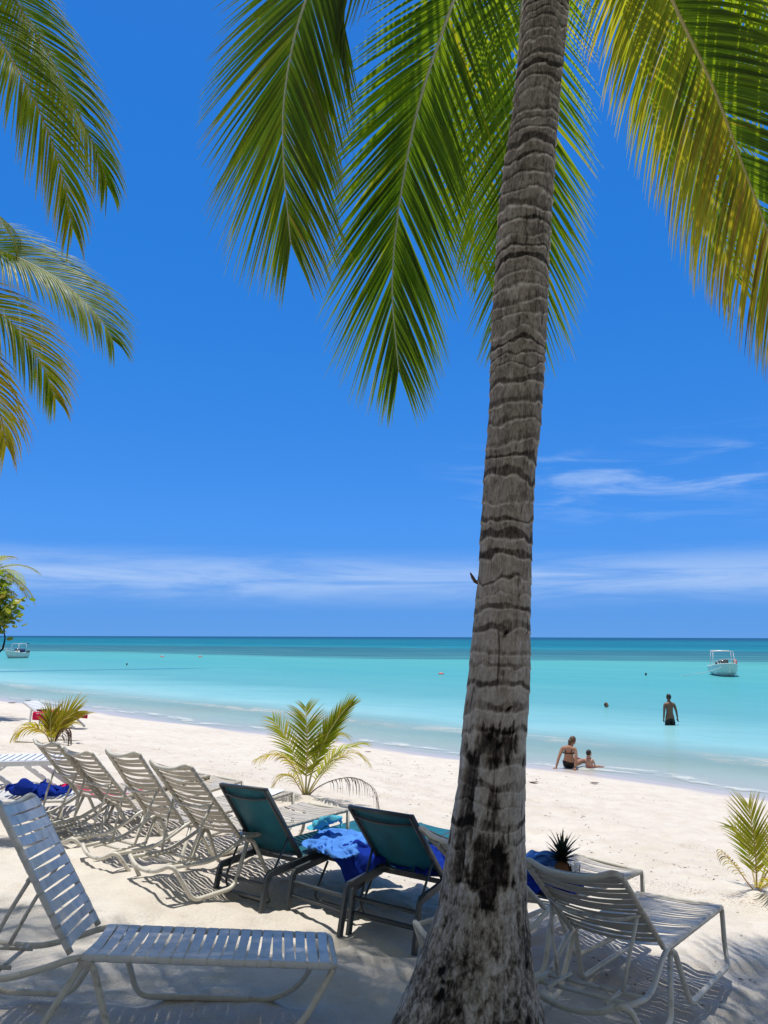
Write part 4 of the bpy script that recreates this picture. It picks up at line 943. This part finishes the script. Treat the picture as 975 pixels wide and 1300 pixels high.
def head(parent, c, s, face, up, skin, hair, long_=False, bun=False, m_body=None):
    """hair cap, ears, nose and eyes of a head whose skull is part of the body"""
    f = face.normalized(); u = (up-f*up.dot(f)).normalized(); r_ = f.cross(u); rot = Matrix((r_, f, u)).transposed()
    if m_body is not None:
        ellipsoid(m_body, c, (.075*s, .095*s, .115*s), 16, 12, rot)
        ellipsoid(m_body, c+f*.092*s-u*.02*s, (.013*s, .018*s, .022*s), 8, 6, rot)
        for k in (-1, 1): ellipsoid(m_body, c+r_*k*.076*s-u*.01*s, (.010*s, .022*s, .032*s), 8, 6, rot)
        ellipsoid(m_body, c+f*.082*s-u*.062*s, (.026*s, .014*s, .009*s), 8, 6, rot)
    m = MB()
    for k in (-1, 1): ellipsoid(m, c+f*.084*s+r_*k*.03*s+u*.012*s, (.011*s, .008*s, .008*s), 8, 6, rot)
    m.build('eyes', M['eye'], parent)
    m = MB()
    def hf(p): return 1.0 if (p.y < .35 or p.z > .55) else .86
    ellipsoid(m, c-f*.012*s+u*.018*s, (.083*s, .098*s, .112*s), 20, 14, rot, hf)
    if bun: ellipsoid(m, c-f*.09*s-u*.035*s, (.05*s, .05*s, .05*s), 12, 8, rot); ellipsoid(m, c-f*.075*s-u*.07*s, (.045*s, .045*s, .06*s), 12, 8, rot)
    m.build('hair', M[hair], parent)
V = Vector
def standing_man(loc, rz):
    t = thing('person', 'person in black shorts standing thigh deep in the sea with back turned', 'person', loc, (0, 0, rz))
    J = [(V((0, 0, .95)), (.145, .105)), (V((0, .0, 1.10)), (.130, .095)), (V((0, -.01, 1.27)), (.155, .105)), (V((0, -.01, 1.40)), (.145, .09)), (V((0, .0, 1.50)), .058), (V((0, .01, 1.56)), .055), (V((0, .015, 1.64)), .075),
         (V((.10, 0, .90)), .10), (V((.115, .02, .50)), .062), (V((.12, -.01, .10)), .042), (V((.125, .10, .035)), .035),
         (V((-.10, 0, .90)), .10), (V((-.115, .0, .50)), .062), (V((-.12, -.03, .10)), .042), (V((-.125, .08, .035)), .035),
         (V((.185, -.01, 1.42)), .062), (V((.255, -.03, 1.15)), .043), (V((.32, .04, .90)), .030),
         (V((-.185, -.01, 1.42)), .062), (V((-.225, -.02, 1.14)), .043), (V((-.215, .06, .88)), .030)]
    E_ = [(0, 1), (1, 2), (2, 3), (3, 4), (4, 5), (5, 6), (0, 7), (7, 8), (8, 9), (9, 10), (0, 11), (11, 12), (12, 13), (13, 14), (3, 15), (15, 16), (16, 17), (3, 18), (18, 19), (19, 20)]
    x = MB(); hand(x, V((.32, .04, .90)), V((.18, .2, -.9)), V((-.2, 1, .1))); hand(x, V((-.215, .06, .88)), V((.05, .25, -.95)), V((.2, 1, .1)))
    hd = V((0, .02, 1.665)); head(t, hd, 1.0, V((-.35, 1, -.15)), V((0, 0, 1)), 'skin_d', 'hair', m_body=x)
    skin_mesh('body', J, E_, M['skin_d'], t, extra=x)
    S = [(V((0, 0, 1.00)), (.150, .115)), (V((0, 0, .92)), (.155, .12)), (V((.10, 0, .86)), .112), (V((.112, .012, .60)), .098), (V((-.10, 0, .86)), .112), (V((-.112, .0, .60)), .098)]
    skin_mesh('swim_shorts', S, [(0, 1), (1, 2), (2, 3), (1, 4), (4, 5)], M['black'], t)
    return t
mp = at_z(851, 920.5, SEA); standing_man((mp.x, mp.y, SEA-.66), R(8))
def seated_woman(loc, rz):
    t = thing('person', 'person in black bikini sitting on the sand leaning back on both hands', 'person', loc, (0, 0, rz))
    J = [(V((0, 0, .12)), (.165, .12)), (V((.01, -.03, .25)), (.118, .09)), (V((.02, -.06, .40)), (.135, .09)), (V((.035, -.07, .50)), (.125, .075)), (V((.055, -.05, .56)), .046), (V((.085, -.02, .61)), .046), (V((.10, .0, .66)), .065),
         (V((.11, .08, .11)), .095), (V((.30, .45, .15)), .06), (V((.48, .80, .06)), .042), (V((.50, .90, .06)), .03),
         (V((-.09, .10, .11)), .095), (V((.10, .50, .20)), .06), (V((.32, .82, .06)), .042), (V((.34, .92, .06)), .03),
         (V((.19, -.08, .50)), .05), (V((.21, -.17, .28)), .036), (V((.18, -.22, .07)), .026),
         (V((-.125, -.09, .51)), .05), (V((-.21, -.20, .28)), .036), (V((-.27, -.26, .06)), .026)]
    E_ = [(0, 1), (1, 2), (2, 3), (3, 4), (4, 5), (5, 6), (0, 7), (7, 8), (8, 9), (9, 10), (0, 11), (11, 12), (12, 13), (13, 14), (3, 15), (15, 16), (16, 17), (3, 18), (18, 19), (19, 20)]
    x = MB(); hand(x, V((.18, -.22, .055)), V((.1, -1, -.25)), V((-1, 0, 0)), .9, -.1); hand(x, V((-.27, -.26, .045)), V((-.8, -.6, -.2)), V((.6, -.8, 0)), .9, -.1)
    head(t, V((.115, .01, .675)), .95, V((.6, .9, -.45)), V((.25, .1, 1)), 'skin', 'hair_b', bun=True, m_body=x)
    skin_mesh('body', J, E_, M['skin'], t, extra=x)
    skin_mesh('bikini_bottom', [(V((0, 0, .19)), (.162, .118)), (V((0, 0, .12)), (.178, .132)), (V((.09, .05, .115)), .106), (V((-.07, .06, .115)), .106)], [(0, 1), (1, 2), (1, 3)], M['black'], t)
    m = MB(); ring = []
    for k in range(24):
        a = 2*math.pi*k/24; ring.append(V((.02+.143*math.cos(a), -.062+.100*math.sin(a), .40+.01*math.sin(a))))
    tube(m, ring, .011, 6, closed=True)
    for s in (-1, 1): tube(m, [V((.02+s*.06, -.158, .40)), V((.03+s*.075, -.155, .47)), V((.035+s*.085, -.10, .555)), V((.035+s*.08, -.02, .54)), V((.03+s*.07, .03, .44))], .008, 6)
    m.build('bikini_top', M['black'], t)
    return t
wp = ground_hit(722, 977); wp.z = g(wp.x, wp.y)-.01; seated_woman(wp, R(-20))
def toddler(loc, rz):
    t = thing('person', 'small child sitting on the sand beside the person in the bikini', 'person', loc, (0, 0, rz))
    J = [(V((0, 0, .07)), (.085, .075)), (V((0, -.01, .15)), (.08, .065)), (V((0, -.01, .23)), (.08, .055)), (V((0, .0, .27)), .035), (V((0, .01, .31)), .05),
         (V((.055, .06, .05)), .05), (V((.15, .19, .06)), .034), (V((.23, .30, .04)), .024), (V((.25, .34, .05)), .02),
         (V((-.055, .06, .05)), .05), (V((-.07, .22, .06)), .034), (V((-.05, .34, .04)), .024), (V((-.04, .38, .05)), .02),
         (V((.095, .0, .235)), .03), (V((.125, .04, .15)), .023), (V((.11, .11, .09)), .017), (V((-.095, .0, .235)), .03), (V((-.125, .05, .15)), .023), (V((-.08, .12, .10)), .017)]
    E_ = [(0, 1), (1, 2), (2, 3), (3, 4), (0, 5), (5, 6), (6, 7), (7, 8), (0, 9), (9, 10), (10, 11), (11, 12), (2, 13), (13, 14), (14, 15), (2, 16), (16, 17), (17, 18)]
    x = MB(); hand(x, V((.11, .11, .09)), V((-.3, 1, -.3)), V((-1, 0, .3)), .5); hand(x, V((-.08, .12, .10)), V((.3, 1, -.3)), V((1, 0, .3)), .5)
    head(t, V((.005, .015, .375)), .74, V((.5, 1, -.1)), V((0, 0, 1)), 'skin_f', 'hair', m_body=x)
    skin_mesh('body', J, E_, M['skin_f'], t, extra=x)
    skin_mesh('swim_pants', [(V((0, 0, .11)), (.09, .078)), (V((0, 0, .06)), (.095, .085)), (V((.05, .05, .05)), .056), (V((-.05, .05, .05)), .056)], [(0, 1), (1, 2), (1, 3)], M['pink'], t)
    return t
tp = ground_hit(748, 977.5); tp.z = g(tp.x, tp.y); toddler(tp, R(-38))
def swimmer(px, py, label, hair, face):
    p = at_z(px, py, SEA); t = thing('person', label, 'person', (p.x, p.y, SEA))
    J = [(V((0, 0, -.02)), .06), (V((0, 0, -.12)), .07), (V((0, .02, -.22)), (.15, .09)), (V((0, .03, -.50)), (.14, .10)), (V((.19, .02, -.2)), .06), (V((.36, .18, -.16)), .04), (V((.42, .42, -.14)), .03), (V((-.19, .02, -.2)), .06), (V((-.36, .18, -.16)), .04), (V((-.42, .42, -.14)), .03),
         (V((.10, -.05, -.62)), .09), (V((.14, -.4, -.8)), .06), (V((-.10, -.05, -.62)), .09), (V((-.14, -.4, -.8)), .06)]
    x = MB(); hand(x, J[6][0], V((.1, 1, 0)), V((-1, 0, 0))); hand(x, J[9][0], V((-.1, 1, 0)), V((1, 0, 0)))
    head(t, V((0, .01, .10)), 1.0, face, V((0, 0, 1)), 'skin', hair, m_body=x)
    skin_mesh('body', J, [(0, 1), (1, 2), (2, 3), (2, 4), (4, 5), (5, 6), (2, 7), (7, 8), (8, 9), (3, 10), (10, 11), (3, 12), (12, 13)], M['skin'], t, extra=x)
swimmer(770, 898, 'swimmer with only the head above water, in front of the person in shorts', 'hair_b', V((1, -.3, 0)))
swimmer(820, 857.5, 'dark haired swimmer far out, left of the boat with the red float', 'hair', V((-.2, 1, 0)))
swimmer(161, 844.5, 'dark haired swimmer far out at the left over the seagrass strip', 'hair', V((.2, 1, 0)))

# ------------------------------------------------------------------ boats and buoys
def boat(label, loc, rz, cover=False, float_=False, L_=5.6, Bm=2.05):
    t = thing('motor_boat', label, 'motor boat', loc, (0, 0, rz))
    m = MB(); ns, nr = 18, 9; v = []
    for i in range(ns+1):
        u = i/ns; x = (u-.5)*L_; wd = Bm/2*(1 if u < .5 else math.sqrt(max(0, 1-((u-.5)/.5)**2.4)))*(.92+.08*min(1, u*4)); sh = .72+.42*max(0, u-.35)**1.3/.65; kl = -.28+.55*max(0, (u-.62)/.38)**2.2
        for j in range(nr+1):
            k = j/nr; y = max(.012, wd)*(min(1, k*1.55)**.62 if k < .6 else 1+.04*(k-.6)); z = kl+(sh-kl)*(k**1.25); fl = 1+.10*max(0, u-.5)*k
            v.append((x+(.30*k*max(0, u-.55)/.45), y*fl, z))
    w = nr+1; base_ = len(v); v += [(a, -b, c) for a, b, c in v]; f = []
    for i in range(ns):
        for j in range(nr):
            a = i*w+j; f.append((a, a+1, a+w+1, a+w)); b = base_+a; f.append((b, b+w, b+w+1, b+1))
    for j in range(nr): f.append((j, base_+j, base_+j+1, j+1))
    m.add(v, f); m.build('hull', M['gel'], t)
    m = MB(); rim = [V(v[i*w+nr])+V((0, 0, .0)) for i in range(ns+1)]; rim += [V((p.x, -p.y, p.z)) for p in rim[::-1]]
    tube(m, rim, .035, 6, closed=True); m.build('gunwale', M['gel'], t)
    m = MB(); dk = []
    for i in range(10, ns+1): p = V(v[i*w+nr]); dk.append((p.x, p.y-.01, p.z-.02)); dk.append((p.x, 0, p.z+.05)); dk.append((p.x, -p.y+.01, p.z-.02))
    m.add(dk, [q for i in range(len(dk)//3-1) for q in ((i*3, i*3+1, i*3+4, i*3+3), (i*3+1, i*3+2, i*3+5, i*3+4))]); box(m, (-.15, 0, .18), (L_*.66, Bm*.86, .04)); m.build('deck', M['gel'], t)
    m = MB(); box(m, (-.1, 0, .62), (.55, .75, .85)); box(m, (-1.3, 0, .45), (.5, 1.3, .45)); m.build('console', M['gel'], t)
    m = MB(); rt_ = Matrix.Rotation(R(-25), 3, 'Y'); box(m, (.18, 0, 1.18), (.03, .8, .36), rt_); m.build('windscreen', M['glassy'], t)
    m = MB(); hz = 2.02
    for s in (-1, 1):
        for x0, x1 in ((.45, .30), (-.95, -.85)): tube(m, [(x0, s*.92, .70), (x1, s*.80, hz)], .028, 7)
        tube(m, [(.36, s*.8, hz), (-.92, s*.8, hz)], .028, 7)
    for x in (.33, -.3, -.88): tube(m, [(x, .8, hz), (x, 0, hz+.06), (x, -.8, hz)], .028, 7)
    m.build('canopy_frame', M['metal'], t)
    m = MB(); box(m, (-1.25, 0, hz+.035), (.35, 1.5, .10)); m.build('rolled_canopy', M['navy' if cover else 'metal'], t)
    m = MB(); rl = fillet([(.9, .80, .98), (1.0, .82, 1.24), (2.2, .50, 1.40), (2.75, .0, 1.45), (2.2, -.50, 1.40), (1.0, -.82, 1.24), (.9, -.80, .98)], .2); tube(m, rl, .018, 6)
    for s in (-1, 1): tube(m, [(2.0, s*.55, 1.0), (2.0, s*.57, 1.38)], .016, 6)
    m.build('bow_rail', M['metal'], t)
    m = MB(); box(m, (-L_/2-.18, 0, .72), (.42, .38, .62)); box(m, (-L_/2-.12, 0, .15), (.16, .16, .8)); m.build('outboard_motor', M['engine'], t)
    if cover: m = MB(); box(m, (-.55, .2, 1.05), (.7, .7, .5)); m.build('seat_cover', M['navy'], t)
    if float_:
        m = MB(); ring = [V((-.35+.30*math.cos(a), 1.04, .98+.30*math.sin(a))) for a in [2*math.pi*k/20 for k in range(20)]]; tube(m, ring, .10, 8, closed=True); m.build('life_ring', M['orange'], t)
    return t
bp = at_z(919, 857.5, SEA); BT = boat('white motor boat at anchor on the right with an open canopy frame and red float', (bp.x, bp.y, SEA+.02), R(-104), float_=True, L_=5.2, Bm=1.9)
m = MB(); a_ = Matrix.LocRotScale(BT.location, BT.rotation_euler, None)@V((2.7, .1, .98)); b_ = at_z(864, 858, SEA-.02); tube(m, [a_, a_.lerp(b_, .5)-V((0, 0, .18)), b_], .022, 5); rp = m.build('mooring_rope', M['metal']); tag(rp, 'thin rope running from the right boat bow down into the sea', 'rope')
bp = at_z(21, 835.5, SEA); boat('small pale motor boat far off at the left with a dark blue cover', (bp.x, bp.y, SEA+.02), R(238), cover=True, L_=3.0, Bm=1.4)
for i, (a, b, lab) in enumerate([(206, 834, 'pink buoy far out at left, the one nearer the seagrass strip end'), (254, 834, 'pink buoy far out, right of the other pink buoy'), (560, 856, 'faded orange buoy floating just left of the palm trunk')]):
    p = at_z(a, b, SEA); t = thing('buoy', lab, 'buoy', (p.x, p.y, SEA), group='buoys'); m = MB(); s_ = .26 if i < 2 else .19
    ellipsoid(m, (0, 0, .02), (s_*1.3, s_, s_*.62), 14, 8); m.build('float', M['pink' if i < 2 else 'orange'], t); m = MB(); tube(m, [(0, 0, s_*.5), (0, 0, s_*.85)], [.05, .03], 8); m.build('eyelet', M['metal'], t)

# ------------------------------------------------------------------ litter on the sand
def leaf_bit(px, py, s, label, seed):
    r = random.Random(seed); p = ground_hit(px, py); m = MB(); v = []
    for i in range(7):
        u = i/6; w = s*.35*math.sin(math.pi*min(1, u*.95+.05))**.8+.002
        for k in (-1, 0, 1): v.append(((u-.5)*s*2, k*w, .015+.25*s*(u-.4)**2*2+.35*w*abs(k)+r.uniform(0, .006)))
    f = [q for i in range(6) for q in ((i*3, i*3+1, i*3+4, i*3+3), (i*3+1, i*3+2, i*3+5, i*3+4))]; m.add(v, f); o = m.build('dry_leaf', M['dry']); o.location = p; o.rotation_euler = (0, 0, r.uniform(-.5, .5)); sm = o.modifiers.new('thick', 'SOLIDIFY'); sm.thickness = .003
    tag(o, label, 'leaf', 'dry leaves on the sand')
leaf_bit(677, 993, .11, 'dark curled leaf on the sand just right of the palm trunk', 1); leaf_bit(755, 994.5, .10, 'thin dry leaf on the sand below the small child', 2); leaf_bit(467, 956, .10, 'dry leaf on the bright sand right of the young palm', 3); leaf_bit(16, 893, .22, 'dry leaf near the water at the far left', 4); leaf_bit(36, 890, .20, 'small dry leaf near the water, right of another', 5)
r = random.Random(77); m = MB(); cand = []
while len(cand) < 900:
    y = 4+16*r.random()**1.2; x = r.uniform(-.62, .62)*y; s = NX*x+NY*y
    if s > 16 or s < 5.2: continue
    k = float(fbm(x*.35+s*.2, s*1.3, 3, 3, 61))
    if k < r.uniform(-.1, .6): continue
    cand.append((x, y))
cz = gz([c[0] for c in cand], [c[1] for c in cand])
for (x, y), z in zip(cand, cz):
    s = r.uniform(.004, .011)*(1+y*.045); a = r.uniform(0, 6.28); u_ = V((math.cos(a), math.sin(a), r.uniform(-.2, .2)))*s*r.uniform(1, 2.6); w_ = V((-math.sin(a), math.cos(a), r.uniform(-.1, .4)))*s*.5; c = V((x, y, z+.004))
    m.add([c-u_, c-w_, c+u_, c+w_, c+V((0, 0, s*.4))], [(0, 1, 4), (1, 2, 4), (2, 3, 4), (3, 0, 4)])
tag(m.build('beach_debris', M['dry'], smooth=False), 'scattered brown bits of seaweed and leaf on the dry sand', 'debris', kind='stuff')
